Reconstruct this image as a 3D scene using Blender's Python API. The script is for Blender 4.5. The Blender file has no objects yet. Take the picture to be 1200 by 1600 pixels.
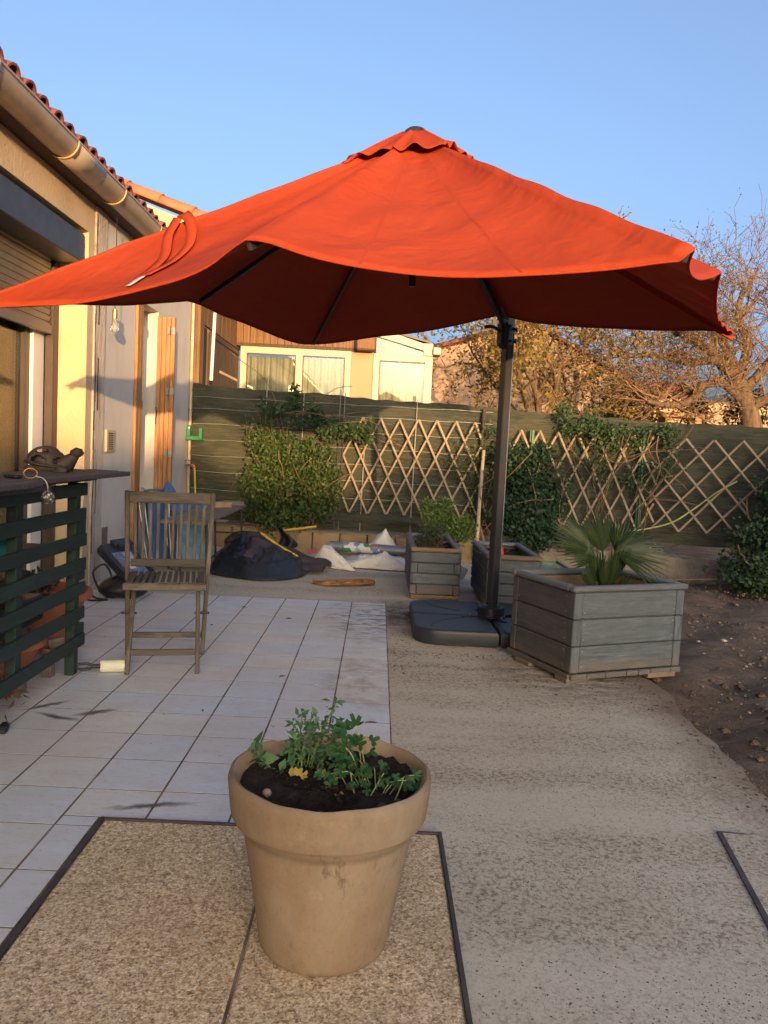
import bpy, math, random
import numpy as np
from mathutils import Vector, Matrix, Quaternion

R = math.radians
sc = bpy.context.scene
COL = sc.collection
random.seed(7)
RNG = np.random.default_rng(11)

# ------------------------------------------------------------------ camera, sky, sun, exposure
EYE = Vector((0.0, 0.0, 1.1414))
pitch, roll, yaw = 0.076, 0.0495, 0.0094
fw = Vector((math.sin(yaw) * math.cos(pitch), math.cos(yaw) * math.cos(pitch), -math.sin(pitch)))
rt = Vector((math.cos(yaw), -math.sin(yaw), 0))
up = rt.cross(fw)
rt2 = rt * math.cos(roll) + up * math.sin(roll)
up2 = up * math.cos(roll) - rt * math.sin(roll)
cam = bpy.data.cameras.new('camera')
cam.sensor_fit = 'VERTICAL'
cam.sensor_height = 24.0
cam.lens = 1234.0 / 1600.0 * 24.0
cam.clip_start = 0.05
cam.clip_end = 3000
camo = bpy.data.objects.new('camera', cam)
COL.objects.link(camo)
camo.matrix_world = Matrix(((rt2.x, up2.x, -fw.x, EYE.x), (rt2.y, up2.y, -fw.y, EYE.y),
                            (rt2.z, up2.z, -fw.z, EYE.z), (0, 0, 0, 1)))
sc.camera = camo

SUN_DIR = Vector((-0.23, 1.0, -0.055)).normalized()      # the way the light travels
sun_el = math.asin(-SUN_DIR.z)
world = bpy.data.worlds.new('World')
sc.world = world
world.use_nodes = True
wn = world.node_tree
wn.nodes.clear()
wo = wn.nodes.new('ShaderNodeOutputWorld')
wb = wn.nodes.new('ShaderNodeBackground')
sky = wn.nodes.new('ShaderNodeTexSky')
sky.sky_type = 'NISHITA'
sky.sun_disc = False
sky.sun_elevation = sun_el
sky.sun_rotation = math.atan2(-SUN_DIR.x, -SUN_DIR.y)
sky.altitude = 200
sky.air_density = 0.40
sky.dust_density = 10.0
sky.ozone_density = 0.85
wb.inputs['Strength'].default_value = 0.15
wn.links.new(sky.outputs[0], wb.inputs['Color'])
wn.links.new(wb.outputs[0], wo.inputs['Surface'])

sl = bpy.data.lights.new('sun', 'SUN')
sl.energy = 1.25
sl.angle = R(0.55)
sl.color = (1.0, 0.60, 0.27)
slo = bpy.data.objects.new('sun', sl)
COL.objects.link(slo)
slo.rotation_euler = SUN_DIR.to_track_quat('-Z', 'Y').to_euler()
slo.location = (2, -10, 6)

sc.view_settings.view_transform = 'Standard'
sc.view_settings.look = 'None'
sc.view_settings.gamma = 1.0
sc.view_settings.use_curve_mapping = False
sc.view_settings.exposure = 2.8
sc.render.engine = 'CYCLES'
sc.cycles.use_denoising = True
sc.cycles.denoising_prefilter = 'NONE'
sc.cycles.adaptive_threshold = 0.005
sc.cycles.max_bounces = 6
sc.cycles.transparent_max_bounces = 12

# ------------------------------------------------------------------ material helper
class N:
    def __init__(s, name):
        s.m = bpy.data.materials.new(name)
        s.m.use_nodes = True
        s.t = s.m.node_tree
        s.t.nodes.clear()
        s.out = s.t.nodes.new('ShaderNodeOutputMaterial')
        s.b = s.t.nodes.new('ShaderNodeBsdfPrincipled')
        s.t.links.new(s.b.outputs[0], s.out.inputs[0])
        s._co = None
    def L(s, a, b):
        s.t.links.new(a, b)
    def setv(s, sock, v):
        if hasattr(v, 'node'):
            s.t.links.new(v, sock)
        else:
            sock.default_value = v
    def co(s):
        """object coordinates shifted per object so that alike pieces differ"""
        if s._co is None:
            tc = s.t.nodes.new('ShaderNodeTexCoord')
            oi = s.t.nodes.new('ShaderNodeObjectInfo')
            v = s.t.nodes.new('ShaderNodeVectorMath'); v.operation = 'MULTIPLY_ADD'
            cb = s.t.nodes.new('ShaderNodeCombineXYZ')
            for k in range(3): s.L(oi.outputs['Random'], cb.inputs[k])
            s.L(cb.outputs[0], v.inputs[0]); v.inputs[1].default_value = (17, 31, 23)
            s.L(tc.outputs['Object'], v.inputs[2])
            s._co = v.outputs[0]
        return s._co
    def wco(s):
        return s.t.nodes.new('ShaderNodeNewGeometry').outputs['Position']
    def rnd(s):
        return s.t.nodes.new('ShaderNodeObjectInfo').outputs['Random']
    def island(s):
        return s.t.nodes.new('ShaderNodeNewGeometry').outputs['Random Per Island']
    def map(s, v, scale=(1, 1, 1), loc=(0, 0, 0), rot=(0, 0, 0)):
        m = s.t.nodes.new('ShaderNodeMapping')
        s.L(v, m.inputs[0]); m.inputs['Scale'].default_value = scale
        m.inputs['Location'].default_value = loc; m.inputs['Rotation'].default_value = rot
        return m.outputs[0]
    def noise(s, v, scale, detail=4, rough=.55, dist=0):
        n = s.t.nodes.new('ShaderNodeTexNoise')
        s.L(v, n.inputs['Vector']); n.inputs['Scale'].default_value = scale
        n.inputs['Detail'].default_value = detail; n.inputs['Roughness'].default_value = rough
        n.inputs['Distortion'].default_value = dist
        return n.outputs[0]
    def voro(s, v, scale, feature='F1', rand=1.0, out=0):
        n = s.t.nodes.new('ShaderNodeTexVoronoi'); n.feature = feature
        s.L(v, n.inputs['Vector']); n.inputs['Scale'].default_value = scale
        n.inputs['Randomness'].default_value = rand
        return n.outputs[out]
    def ramp(s, f, stops):
        r = s.t.nodes.new('ShaderNodeValToRGB')
        el = r.color_ramp.elements
        while len(el) < len(stops): el.new(0.5)
        for e, (p, c) in zip(el, stops):
            e.position = p
            e.color = (c, c, c, 1) if not isinstance(c, (tuple, list)) else (*c, 1)
        s.L(f, r.inputs[0])
        return r.outputs[0]
    def mix(s, f, a, b, mode='MIX'):
        m = s.t.nodes.new('ShaderNodeMix'); m.data_type = 'RGBA'; m.blend_type = mode
        s.setv(m.inputs[0], f)
        for k, v in ((6, a), (7, b)):
            if isinstance(v, (tuple, list)): m.inputs[k].default_value = (*v, 1)
            else: s.L(v, m.inputs[k])
        return m.outputs[2]
    def math(s, op, a, b=0.0, c=None, clamp=False):
        m = s.t.nodes.new('ShaderNodeMath'); m.operation = op; m.use_clamp = clamp
        s.setv(m.inputs[0], a); s.setv(m.inputs[1], b)
        if c is not None: s.setv(m.inputs[2], c)
        return m.outputs[0]
    def xyz(s, v):
        n = s.t.nodes.new('ShaderNodeSeparateXYZ'); s.L(v, n.inputs[0]); return n.outputs
    def bump(s, h, strength=.3, dist=.01, normal=None):
        b = s.t.nodes.new('ShaderNodeBump')
        s.L(h, b.inputs['Height']); b.inputs['Strength'].default_value = strength
        b.inputs['Distance'].default_value = dist
        if normal is not None: s.L(normal, b.inputs['Normal'])
        return b.outputs[0]
    def done(s, color, rough=.7, normal=None, metal=0, spec=.4, sheen=None):
        i = s.b.inputs
        if isinstance(color, (tuple, list)): i['Base Color'].default_value = (*color, 1)
        else: s.L(color, i['Base Color'])
        s.setv(i['Roughness'], rough)
        i['Metallic'].default_value = metal
        i['Specular IOR Level'].default_value = spec
        if normal is not None: s.L(normal, i['Normal'])
        return s.m
    def translucent(s, color, amount, normal=None):
        tr = s.t.nodes.new('ShaderNodeBsdfTranslucent')
        if isinstance(color, (tuple, list)): tr.inputs[0].default_value = (*color, 1)
        else: s.L(color, tr.inputs[0])
        if normal is not None: s.L(normal, tr.inputs['Normal'])
        mx = s.t.nodes.new('ShaderNodeMixShader'); mx.inputs[0].default_value = amount
        s.L(s.b.outputs[0], mx.inputs[1]); s.L(tr.outputs[0], mx.inputs[2])
        s.L(mx.outputs[0], s.out.inputs[0])

def sc3(c, k): return tuple(min(1, x * k) for x in c)

def m_plain(name, c, rough=.6, metal=0, var=.25, scale=8, bump=.08, spec=.4):
    n = N(name); f = n.noise(n.co(), scale, 5)
    c1 = n.ramp(f, [(.3, sc3(c, 1 - var)), (.7, sc3(c, 1 + var))])
    return n.done(c1, rough, n.bump(n.noise(n.co(), scale * 12, 3), bump, .004), metal, spec)

def m_wood(name, c, dark=.55, light=1.35, grain=22, rough=.8, bump=.35, tint=None, splash=False):
    """boards whose long way is local X"""
    n = N(name); v = n.co()
    g = n.noise(n.map(v, (1.2, grain, grain)), 3.0, 6, .65, .6)
    fine = n.noise(n.map(v, (4, grain * 5, grain * 5)), 4.0, 3, .6)
    c1 = n.ramp(g, [(.28, sc3(c, dark)), (.5, c), (.75, sc3(c, light))])
    c2 = n.mix(n.ramp(fine, [(.35, .55), (.6, 0)]), c1, sc3(c, dark * .7))
    patch = n.noise(v, 6, 4, .6)
    if tint: c2 = n.mix(n.ramp(patch, [(.5, 0), (.68, .75)]), c2, tint)
    c3 = n.mix(n.math('MULTIPLY', n.rnd(), .45), c2, sc3(c, .6))
    if splash:
        pz = n.wco(); zz = n.math('ADD', n.xyz(pz)[2], n.math('MULTIPLY', n.noise(pz, 14, 5, .7), -.16))
        c3 = n.mix(n.ramp(zz, [(.0, .5), (.03, 0)]), c3, (.15, .11, .08))
        c3 = n.mix(n.ramp(n.noise(n.map(pz, (1, 1, .25)), 9, 4, .7), [(.55, 0), (.72, .5)]), c3, sc3(c, .55))
    h = n.mix(.5, g, fine)
    return n.done(c3, rough, n.bump(h, bump, .006))

MAT = {}
def build_materials():
    # --- ground
    n = N('glazed_tile'); p = n.wco(); r = n.rnd()
    base = n.mix(n.ramp(r, [(.25, 0), (.8, 1)]), (.57, .645, .73), (.64, .65, .66))
    st = n.noise(n.map(p, (1, 2.2, 1)), 5, 6, .62)
    base = n.mix(n.ramp(st, [(.38, 0), (.72, .5)]), base, (.52, .475, .43))
    gr = n.noise(n.map(p, (1, 2.4, 1)), 26, 5, .75)
    base = n.mix(n.ramp(gr, [(.52, 0), (.70, .5)]), base, (.36, .31, .26))
    base = n.mix(n.ramp(n.noise(p, 70, 3, .8), [(.64, 0), (.70, .6)]), base, (.22, .18, .15))
    base = n.mix(n.ramp(n.noise(p, 1.3, 3), [(.40, 0), (.65, .4)]), base, (.50, .44, .385))
    x, y, z = n.xyz(p)
    # rust and mud by the far right corner, soot smears left on the glaze
    d1 = n.math('ADD', n.math('POWER', n.math('MULTIPLY', n.math('SUBTRACT', x, .0), 2.6), 2), n.math('POWER', n.math('MULTIPLY', n.math('SUBTRACT', y, 5.35), 1.2), 2))
    mk = n.math('MULTIPLY', n.ramp(d1, [(0, 1), (1.0, 0)]), n.ramp(n.noise(n.map(p, (1, 2.5, 1)), 9, 5, .7), [(.48, 0), (.58, .9)]))
    base = n.mix(mk, base, (.12, .095, .075))
    d5 = n.math('ADD', n.math('POWER', n.math('MULTIPLY', n.math('SUBTRACT', x, -.05), 4), 2), n.math('POWER', n.math('MULTIPLY', n.math('SUBTRACT', y, 3.9), 1.5), 2))
    base = n.mix(n.math('MULTIPLY', n.ramp(d5, [(0, 1), (1, 0)]), n.ramp(n.noise(p, 7, 5, .7), [(.45, 0), (.6, .6)])), base, (.28, .19, .14))
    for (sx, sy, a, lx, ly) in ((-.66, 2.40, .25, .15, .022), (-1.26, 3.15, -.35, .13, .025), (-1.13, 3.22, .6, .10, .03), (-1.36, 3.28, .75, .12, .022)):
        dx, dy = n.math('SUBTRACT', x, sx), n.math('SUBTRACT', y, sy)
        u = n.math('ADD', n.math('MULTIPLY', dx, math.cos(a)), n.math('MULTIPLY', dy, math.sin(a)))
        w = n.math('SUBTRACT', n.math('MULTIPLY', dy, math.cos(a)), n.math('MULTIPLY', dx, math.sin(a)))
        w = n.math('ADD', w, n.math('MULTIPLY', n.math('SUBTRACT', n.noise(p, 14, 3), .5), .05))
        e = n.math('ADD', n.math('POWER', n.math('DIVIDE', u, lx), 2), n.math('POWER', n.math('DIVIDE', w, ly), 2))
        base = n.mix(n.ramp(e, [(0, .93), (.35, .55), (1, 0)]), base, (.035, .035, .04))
    MAT['tile'] = n.done(base, n.ramp(st, [(.3, .5), (.7, .72)]), n.bump(n.noise(p, 30, 4), .12, .006), 0, .45)

    n = N('grout'); p = n.wco()
    MAT['grout'] = n.done(n.ramp(n.noise(p, 6, 5), [(.35, (.06, .042, .032)), (.65, (.23, .175, .135))]), .95, n.bump(n.noise(p, 90, 3), .4, .004))

    n = N('rough_concrete'); p = n.wco()
    band = n.noise(n.map(p, (.55, 2.6, 1), rot=(0, 0, .08)), 1.3, 4, .55)
    peb = n.voro(p, 120); fine = n.noise(p, 120, 4, .8); pit = n.noise(p, 62, 4, .72); pit2 = n.noise(n.map(p, (1, 1.5, 1)), 28, 5, .75)
    base = n.ramp(n.noise(p, 2.5, 5), [(.3, (.44, .39, .305)), (.7, (.54, .49, .395))])
    base = n.mix(n.ramp(fine, [(.34, .8), (.52, 0)]), base, (.19, .15, .115))
    base = n.mix(n.ramp(fine, [(.60, 0), (.72, .6)]), base, (.72, .66, .58))
    base = n.mix(n.ramp(band, [(.36, .5), (.56, 0)]), base, (.58, .525, .435))
    pm = n.math('MULTIPLY', n.ramp(pit, [(.53, 0), (.60, 1)]), n.ramp(band, [(.34, .15), (.6, 1)]))
    base = n.mix(n.math('MULTIPLY', pm, .72), base, (.16, .115, .08))
    pm2 = n.math('MULTIPLY', n.ramp(pit2, [(.57, 0), (.63, 1)]), n.ramp(band, [(.42, 0), (.62, 1)]))
    base = n.mix(n.math('MULTIPLY', pm2, .5), base, (.15, .105, .07))
    x, y, z = n.xyz(p)
    # mud tracked in from the bed, wet dirt in the corner by the parasol base
    md = n.math('ADD', n.math('POWER', n.math('MULTIPLY', n.math('SUBTRACT', x, .22), 3.2), 2), n.math('POWER', n.math('MULTIPLY', n.math('SUBTRACT', y, 5.5), 1.5), 2))
    base = n.mix(n.math('MULTIPLY', n.ramp(md, [(0, .9), (1, 0)]), n.ramp(n.noise(p, 6, 5, .7), [(.35, .2), (.55, 1)])), base, (.07, .055, .045))
    md = n.math('ADD', n.math('POWER', n.math('MULTIPLY', n.math('SUBTRACT', x, 1.2), 1.5), 2), n.math('POWER', n.math('MULTIPLY', n.math('SUBTRACT', y, 4.2), 1.6), 2))
    base = n.mix(n.math('MULTIPLY', n.ramp(md, [(0, .9), (1, 0)]), n.ramp(n.noise(n.map(p, (1, 3, 1)), 5, 5, .7), [(.4, .1), (.6, 1)])), base, (.085, .06, .042))
    ln = n.math('ABSOLUTE', n.math('SUBTRACT', n.math('ADD', y, n.math('MULTIPLY', n.noise(p, 2.2, 3), .25)), 4.32))
    base = n.mix(n.math('MULTIPLY', n.ramp(ln, [(0, .75), (.05, 0)]), n.ramp(pit, [(.45, 0), (.58, 1)])), base, (.06, .042, .03))
    ex = n.math('ADD', x, n.math('MULTIPLY', n.math('SUBTRACT', n.noise(p, 3.5, 5, .65), .5), .45))
    base = n.mix(n.math('MULTIPLY', n.ramp(ex, [(.0, 0), (1, 1)]), 1) if False else n.ramp(n.math('SUBTRACT', ex, .9), [(.30, 0), (.58, .9)]), base, (.19, .135, .098))
    h = n.mix(.5, fine, n.ramp(peb, [(0, 0), (.6, 1)]))
    MAT['concrete'] = n.done(base, .95, n.bump(h, .16, .003), 0, .15)

    n = N('cast_concrete'); p = n.co()
    base = n.ramp(n.noise(p, 5, 6, .6), [(.3, (.13, .105, .08)), (.7, (.27, .23, .18))])
    base = n.mix(n.ramp(n.noise(p, 40, 4, .7), [(.5, 0), (.7, .6)]), base, (.07, .055, .04))
    MAT['kerb'] = n.done(base, .95, n.bump(n.noise(p, 30, 6, .7), .8, .02))

    n = N('soil'); p = n.wco()
    base = n.ramp(n.noise(p, 4, 6, .65), [(.3, (.11, .078, .056)), (.7, (.25, .18, .132))])
    base = n.mix(n.ramp(n.voro(p, 26, rand=1), [(.05, .8), (.12, 0)]), base, (.24, .20, .165))
    MAT['soil'] = n.done(base, .97, n.bump(n.noise(p, 16, 8, .72), 1.0, .05), 0, .2)
    n = N('potting_compost'); p = n.wco()
    base = n.ramp(n.noise(p, 60, 6, .7), [(.3, (.008, .006, .005)), (.62, (.032, .022, .016)), (.8, (.06, .045, .035))])
    MAT['compost'] = n.done(base, .95, n.bump(n.noise(p, 70, 6, .7), 1.0, .012), 0, .25)

    n = N('shell_stone'); p = n.wco()
    v1 = n.voro(n.map(p, (1, 1.25, 1)), 105, out=1); v2 = n.voro(p, 210, out=1)
    bw = n.t.nodes.new('ShaderNodeRGBToBW'); n.L(v1, bw.inputs[0])
    base0 = None; bw2 = n.t.nodes.new('ShaderNodeRGBToBW'); n.L(v2, bw2.inputs[0])
    base = n.ramp(bw.outputs[0], [(.2, (.36, .25, .135)), (.5, (.62, .475, .295)), (.8, (.84, .69, .48))])
    base = n.mix(.5, base, n.ramp(bw2.outputs[0], [(.2, (.20, .13, .065)), (.5, (.60, .45, .27)), (.85, (.9, .77, .57))]))
    base = n.mix(n.ramp(n.noise(p, 75, 5, .78), [(.55, 0), (.64, .85)]), base, (.13, .085, .045))
    base = n.mix(n.ramp(n.noise(p, 3.2, 5, .6), [(.46, 0), (.75, .45)]), base, (.27, .19, .12))
    base = n.mix(n.ramp(n.noise(p, 24, 2), [(.70, 0), (.74, .7)]), base, (.62, .55, .43))
    MAT['shellstone'] = n.done(base, .9, n.bump(n.noise(p, 75, 5, .75), .8, .008), 0, .25)

    # --- walls
    n = N('cream_render'); p = n.wco()
    base = n.ramp(n.noise(p, 2.5, 5), [(.3, (.50, .375, .23)), (.7, (.60, .46, .295))])
    MAT['cream_render'] = n.done(base, .92, n.bump(n.noise(p, 34, 5, .65), .5, .012), 0, .2)
    n = N('pale_render'); p = n.wco()
    base = n.ramp(n.noise(p, 2.0, 5), [(.3, (.54, .50, .45)), (.7, (.61, .57, .52))])
    base = n.mix(n.ramp(n.noise(n.map(p, (1, 1, .25)), 5, 5, .65), [(.5, 0), (.75, .3)]), base, (.36, .31, .26))
    MAT['pale_render'] = n.done(base, .9, n.bump(n.noise(p, 30, 4), .25, .008), 0, .2)
    n = N('peeling_render'); p = n.wco()
    base = n.ramp(n.noise(n.map(p, (1, 2, .35)), 9, 6, .7), [(.40, (.52, .47, .41)), (.55, (.46, .40, .35)), (.68, (.24, .17, .12))])
    MAT['peeling_render'] = n.done(base, .95, n.bump(n.noise(n.map(p, (1, 1, .5)), 24, 6, .7), 1.0, .03))
    n = N('peach_render'); p = n.wco()
    base = n.ramp(n.noise(p, 1.2, 5), [(.3, (.38, .235, .14)), (.7, (.46, .30, .185))])
    MAT['peach_render'] = n.done(base, .92, n.bump(n.noise(p, 40, 4), .35, .012))
    n = N('sandstone_block'); p = n.co()
    base = n.ramp(n.noise(p, 6, 5, .6), [(.3, (.21, .14, .075)), (.7, (.33, .235, .135))])
    MAT['block'] = n.done(base, .95, n.bump(n.noise(p, 40, 5, .7), .6, .012))

    # --- woods
    MAT['teak_grey'] = m_wood('weathered_teak', (.112, .094, .079), .45, 1.6, 16, tint=(.19, .165, .135))
    MAT['seat_teak'] = m_wood('weathered_seat_teak', (.10, .085, .072), .5, 1.5, 16)
    MAT['planter_pale'] = m_wood('grey_stained_board', (.125, .146, .160), .45, 1.5, 12, .7, .3, tint=(.095, .11, .125), splash=True)
    MAT['planter_dark'] = m_wood('dark_grey_stained_board', (.088, .086, .094), .6, 1.35, 10, .6, .25, splash=True)
    MAT['planter_rim'] = m_wood('grey_stained_rail', (.15, .158, .17), .7, 1.3, 10, .5, .15)
    MAT['raw_pine'] = m_wood('raw_pine', (.27, .18, .10), .6, 1.3, 14)
    MAT['pallet_green'] = m_wood('green_stained_pallet_board', (.018, .038, .035), .65, 1.4, 9, .65, .25)
    MAT['bar_top'] = m_wood('grey_bar_board', (.085, .075, .078), .6, 1.5, 12, .75, .3)
    MAT['slat'] = m_wood('lattice_lath', (.33, .245, .165), .6, 1.3, 14, .75, .2)
    MAT['old_plank'] = m_wood('old_plank', (.20, .165, .13), .5, 1.4, 14)
    n = N('varnished_shutter'); v = n.map(n.co(), (24, 24, .8))
    g = n.noise(v, 3, 6, .65, .6)
    MAT['shutter_wood'] = n.done(n.ramp(g, [(.3, (.16, .066, .024)), (.5, (.32, .155, .06)), (.7, (.43, .235, .105))]), .55, n.bump(g, .5, .01))
    n = N('dark_shutter_wood'); v = n.map(n.co(), (24, 24, .8)); g = n.noise(v, 3, 6, .65, .6)
    MAT['dark_shutter'] = n.done(n.ramp(g, [(.3, (.035, .02, .014)), (.55, (.085, .048, .032)), (.78, (.16, .10, .07))]), .75, n.bump(g, .5, .01))
    n = N('brown_cladding'); v = n.map(n.co(), (20, 20, .7)); g = n.noise(v, 3, 6, .65, .6)
    MAT['cladding'] = n.done(n.ramp(g, [(.3, (.09, .045, .02)), (.55, (.19, .105, .05)), (.78, (.32, .20, .11))]), .8, n.bump(g, .5, .01))
    MAT['bamboo'] = m_plain('bamboo', (.33, .255, .16), .6, var=.3)

    # --- terracotta and roof
    n = N('terracotta_pot'); p = n.co()
    base = n.ramp(n.noise(p, 5, 6, .6), [(.3, (.215, .148, .094)), (.7, (.272, .194, .127))])
    base = n.mix(n.ramp(n.noise(n.map(p, (1, 1, .5)), 9, 6, .7), [(.44, 0), (.64, .8)]), base, (.175, .128, .08))
    base = n.mix(n.ramp(n.noise(p, 22, 5, .7), [(.60, 0), (.70, .5)]), base, (.33, .25, .17))
    base = n.mix(n.ramp(n.noise(p, 120, 3, .75), [(.56, 0), (.64, .35)]), base, (.13, .095, .066))
    base = n.mix(n.ramp(n.noise(n.map(p, (1, 1, .6)), 4.2, 5, .6), [(.50, 0), (.66, .55)]), base, (.34, .27, .195))
    base = n.mix(n.ramp(n.noise(n.map(p, (1, 1, .35)), 17, 5, .75), [(.60, 0), (.68, .8)]), base, (.13, .09, .058))
    zz = n.xyz(p)[2]
    base = n.mix(n.math('MULTIPLY', n.ramp(n.math('ABSOLUTE', n.math('SUBTRACT', zz, .1015)), [(0, .8), (.012, 0)]), n.ramp(n.noise(p, 14, 4), [(.3, .35), (.6, 1)])), base, (.14, .105, .07))
    MAT['pot'] = n.done(base, .88, n.bump(n.noise(p, 60, 5, .65), .22, .004), 0, .25)
    MAT['terracotta'] = m_plain('red_terracotta', (.35, .12, .065), .8, var=.25, scale=6)
    n = N('roof_tile_clay'); p = n.co(); r = n.rnd()
    base = n.mix(r, (.17, .055, .048), (.25, .085, .065))
    MAT['rooftile'] = n.done(n.mix(n.ramp(n.noise(p, 9, 6, .7), [(.5, 0), (.7, .6)]), base, (.15, .07, .06)), .9, n.bump(n.noise(p, 50, 4), .3, .006))
    MAT['ridge'] = m_plain('ridge_tile_clay', (.36, .16, .085), .9, var=.25, scale=5)
    # --- metals, plastics
    MAT['gutter'] = m_plain('copper_brown_gutter', (.42, .34, .27), .42, .3, .15, 6, .03)
    MAT['bracket'] = m_plain('pale_bracket', (.62, .42, .20), .5, .3, .1)
    n = N('anthracite_box'); p = n.wco()
    MAT['box'] = n.done(n.ramp(n.noise(p, 5, 6, .7), [(.4, (.045, .053, .068)), (.62, (.062, .074, .096)), (.75, (.11, .125, .15))]), .45, None, .3)
    MAT['alu_slat'] = m_plain('brown_aluminium', (.17, .145, .125), .42, .4, .1)
    MAT['alu_dark'] = m_plain('dark_brown_frame', (.06, .042, .034), .45, .2, .1)
    MAT['white_frame'] = m_plain('white_frame', (.70, .68, .64), .35, 0, .04, 4, .02)
    MAT['pvc'] = m_plain('cream_frame', (.44, .37, .255), .4, 0, .05, 4, .02)
    MAT['black_metal'] = m_plain('anthracite_metal', (.035, .037, .043), .38, .3, .1)
    MAT['grey_metal'] = m_plain('grey_metal', (.22, .23, .25), .35, .6, .1)
    MAT['steel'] = m_plain('steel', (.30, .29, .28), .35, .9, .1)
    MAT['rust'] = m_plain('rusty_steel', (.06, .045, .038), .75, .3, .4, 14)
    MAT['edge_iron'] = m_plain('painted_iron', (.075, .062, .062), .6, .2, .3, 14)
    MAT['black_plastic'] = m_plain('black_plastic', (.016, .017, .019), .42, 0, .2)
    n = N('base_plastic'); p = n.co()
    MAT['base_plastic'] = n.done(n.ramp(n.noise(p, 4, 5), [(.3, (.014, .018, .025)), (.7, (.022, .027, .036))]), .48, n.bump(n.noise(p, 220, 2), .35, .002), 0, .5)
    MAT['green_plastic'] = m_plain('green_plastic', (.012, .16, .06), .45, 0, .12)
    MAT['green_post'] = m_plain('green_post', (.01, .085, .035), .5, .1, .15)
    MAT['teal'] = m_plain('teal_plastic', (.01, .20, .20), .4)
    MAT['hose'] = m_plain('yellow_hose', (.52, .36, .045), .5)
    MAT['copper_pipe'] = m_plain('painted_pipe', (.50, .37, .25), .5, .1, .2)
    MAT['white_plastic'] = m_plain('white_plastic', (.68, .66, .60), .5, 0, .05)
    MAT['roller_paper'] = m_plain('cream_paper', (.66, .62, .47), .7, 0, .08, 20)
    MAT['grey_plastic'] = m_plain('grey_plastic', (.22, .23, .24), .6)
    MAT['red_plastic'] = m_plain('red_plastic', (.55, .06, .03), .5)
    MAT['navy_plastic'] = m_plain('dark_blue_plastic', (.022, .028, .042), .5)
    MAT['print_blue'] = m_plain('printed_blue', (.13, .17, .28), .5, 0, .6, 60)
    MAT['print_pale'] = m_plain('printed_pale', (.42, .38, .40), .5, 0, .3, 30)
    MAT['print_white'] = m_plain('printed_white', (.58, .58, .56), .5, 0, .1)
    MAT['print_red'] = m_plain('printed_red', (.40, .10, .06), .5, 0, .5, 50)
    MAT['print_green'] = m_plain('printed_green', (.06, .19, .08), .5, 0, .4, 40)
    MAT['print_magenta'] = m_plain('printed_magenta', (.30, .02, .10), .5)
    n = N('label_print'); v = n.map(n.co(), (1, 1, 1))
    cells = n.voro(n.map(v, (11, 14, 14)), 1.6, out=1); bwl = n.t.nodes.new('ShaderNodeRGBToBW'); n.L(cells, bwl.inputs[0])
    pr = n.t.nodes.new('ShaderNodeValToRGB'); pr.color_ramp.interpolation = 'CONSTANT'; n.L(bwl.outputs[0], pr.inputs[0])
    el = pr.color_ramp.elements
    for p_, c_ in ((.30, (.34, .10, .06)), (.38, (.60, .60, .58)), (.55, (.30, .36, .46)), (.60, (.62, .61, .59)), (.70, (.06, .20, .09)), (.75, (.58, .58, .56))):
        e = el.new(p_); e.color = (*c_, 1)
    el[0].color = (.16, .22, .34, 1); el[-1].color = (.55, .55, .53, 1)
    MAT['label_print'] = n.done(pr.outputs[0], .4)
    # --- cloth
    n = N('orange_canvas'); p = n.wco(); v = n.co()
    weave = n.noise(v, 420, 2, .5)
    fold = n.noise(n.map(v, (1, 1, 1)), 2.3, 4, .5, .5)
    base = n.ramp(n.noise(v, 1.6, 4), [(.3, (.34, .044, .017)), (.7, (.41, .060, .022))])
    fold2 = n.noise(n.map(v, (1, 1, 1), rot=(0, 0, .5)), 6.5, 3, .5, 1.2)
    nb = n.bump(fold, .55, .07, n.bump(fold2, .3, .02, n.bump(weave, .25, .0015)))
    n.done(base, .72, nb, 0, .15)
    n.translucent((.42, .02, .07), .22)
    MAT['canvas'] = n.m
    n = N('green_screen_mesh'); p = n.wco()
    st = n.noise(n.map(p, (1.6, 1, 17)), 3, 6, .7, .8)
    fine = n.noise(n.map(p, (6, 1, 160)), 2, 2, .6)
    blot = n.noise(n.map(p, (1, 1, 2)), 2.1, 5, .6)
    base = n.ramp(st, [(.30, (.022, .032, .026)), (.52, (.062, .066, .046)), (.78, (.17, .14, .08))])  # bright streaks warmed: golden sunlight put into the mesh colour
    base = n.mix(n.ramp(fine, [(.4, .45), (.62, 0)]), base, (.03, .04, .03))
    base = n.mix(n.ramp(blot, [(.42, 0), (.7, .5)]), base, (.115, .108, .066))
    n.done(base, .75, n.bump(n.mix(.5, st, n.noise(n.map(p, (2, 1, 9)), 3, 4, .6)), .8, .05), 0, .25)
    n.translucent((.09, .09, .05), .12)
    MAT['screen'] = n.m
    MAT['wire'] = m_plain('pale_wire', (.30, .33, .29), .5, .3)
    n = N('black_tarp'); v = n.co()
    MAT['tarp'] = n.done(n.ramp(n.noise(v, 5, 4), [(.3, (.012, .014, .019)), (.7, (.020, .024, .033))]), .34, n.bump(n.noise(v, 9, 5, .6, .6), .6, .03), 0, .5)
    n = N('brown_oilcloth'); v = n.co()
    MAT['brown_cloth'] = n.done(n.ramp(n.noise(v, 7, 5), [(.3, (.028, .019, .021)), (.7, (.055, .04, .042))]), .5, n.bump(n.noise(v, 12, 5, .6), .4, .02), 0, .4)
    n = N('white_sack'); v = n.co()
    MAT['sack'] = n.done(n.ramp(n.noise(v, 6, 5, .65), [(.35, (.74, .72, .68)), (.62, (.68, .64, .57)), (.80, (.46, .39, .29))]), .8, n.bump(n.noise(v, 9, 5, .6, .8), .7, .03), 0, .25)
    n = N('ochre_rag'); v = n.co()
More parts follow.
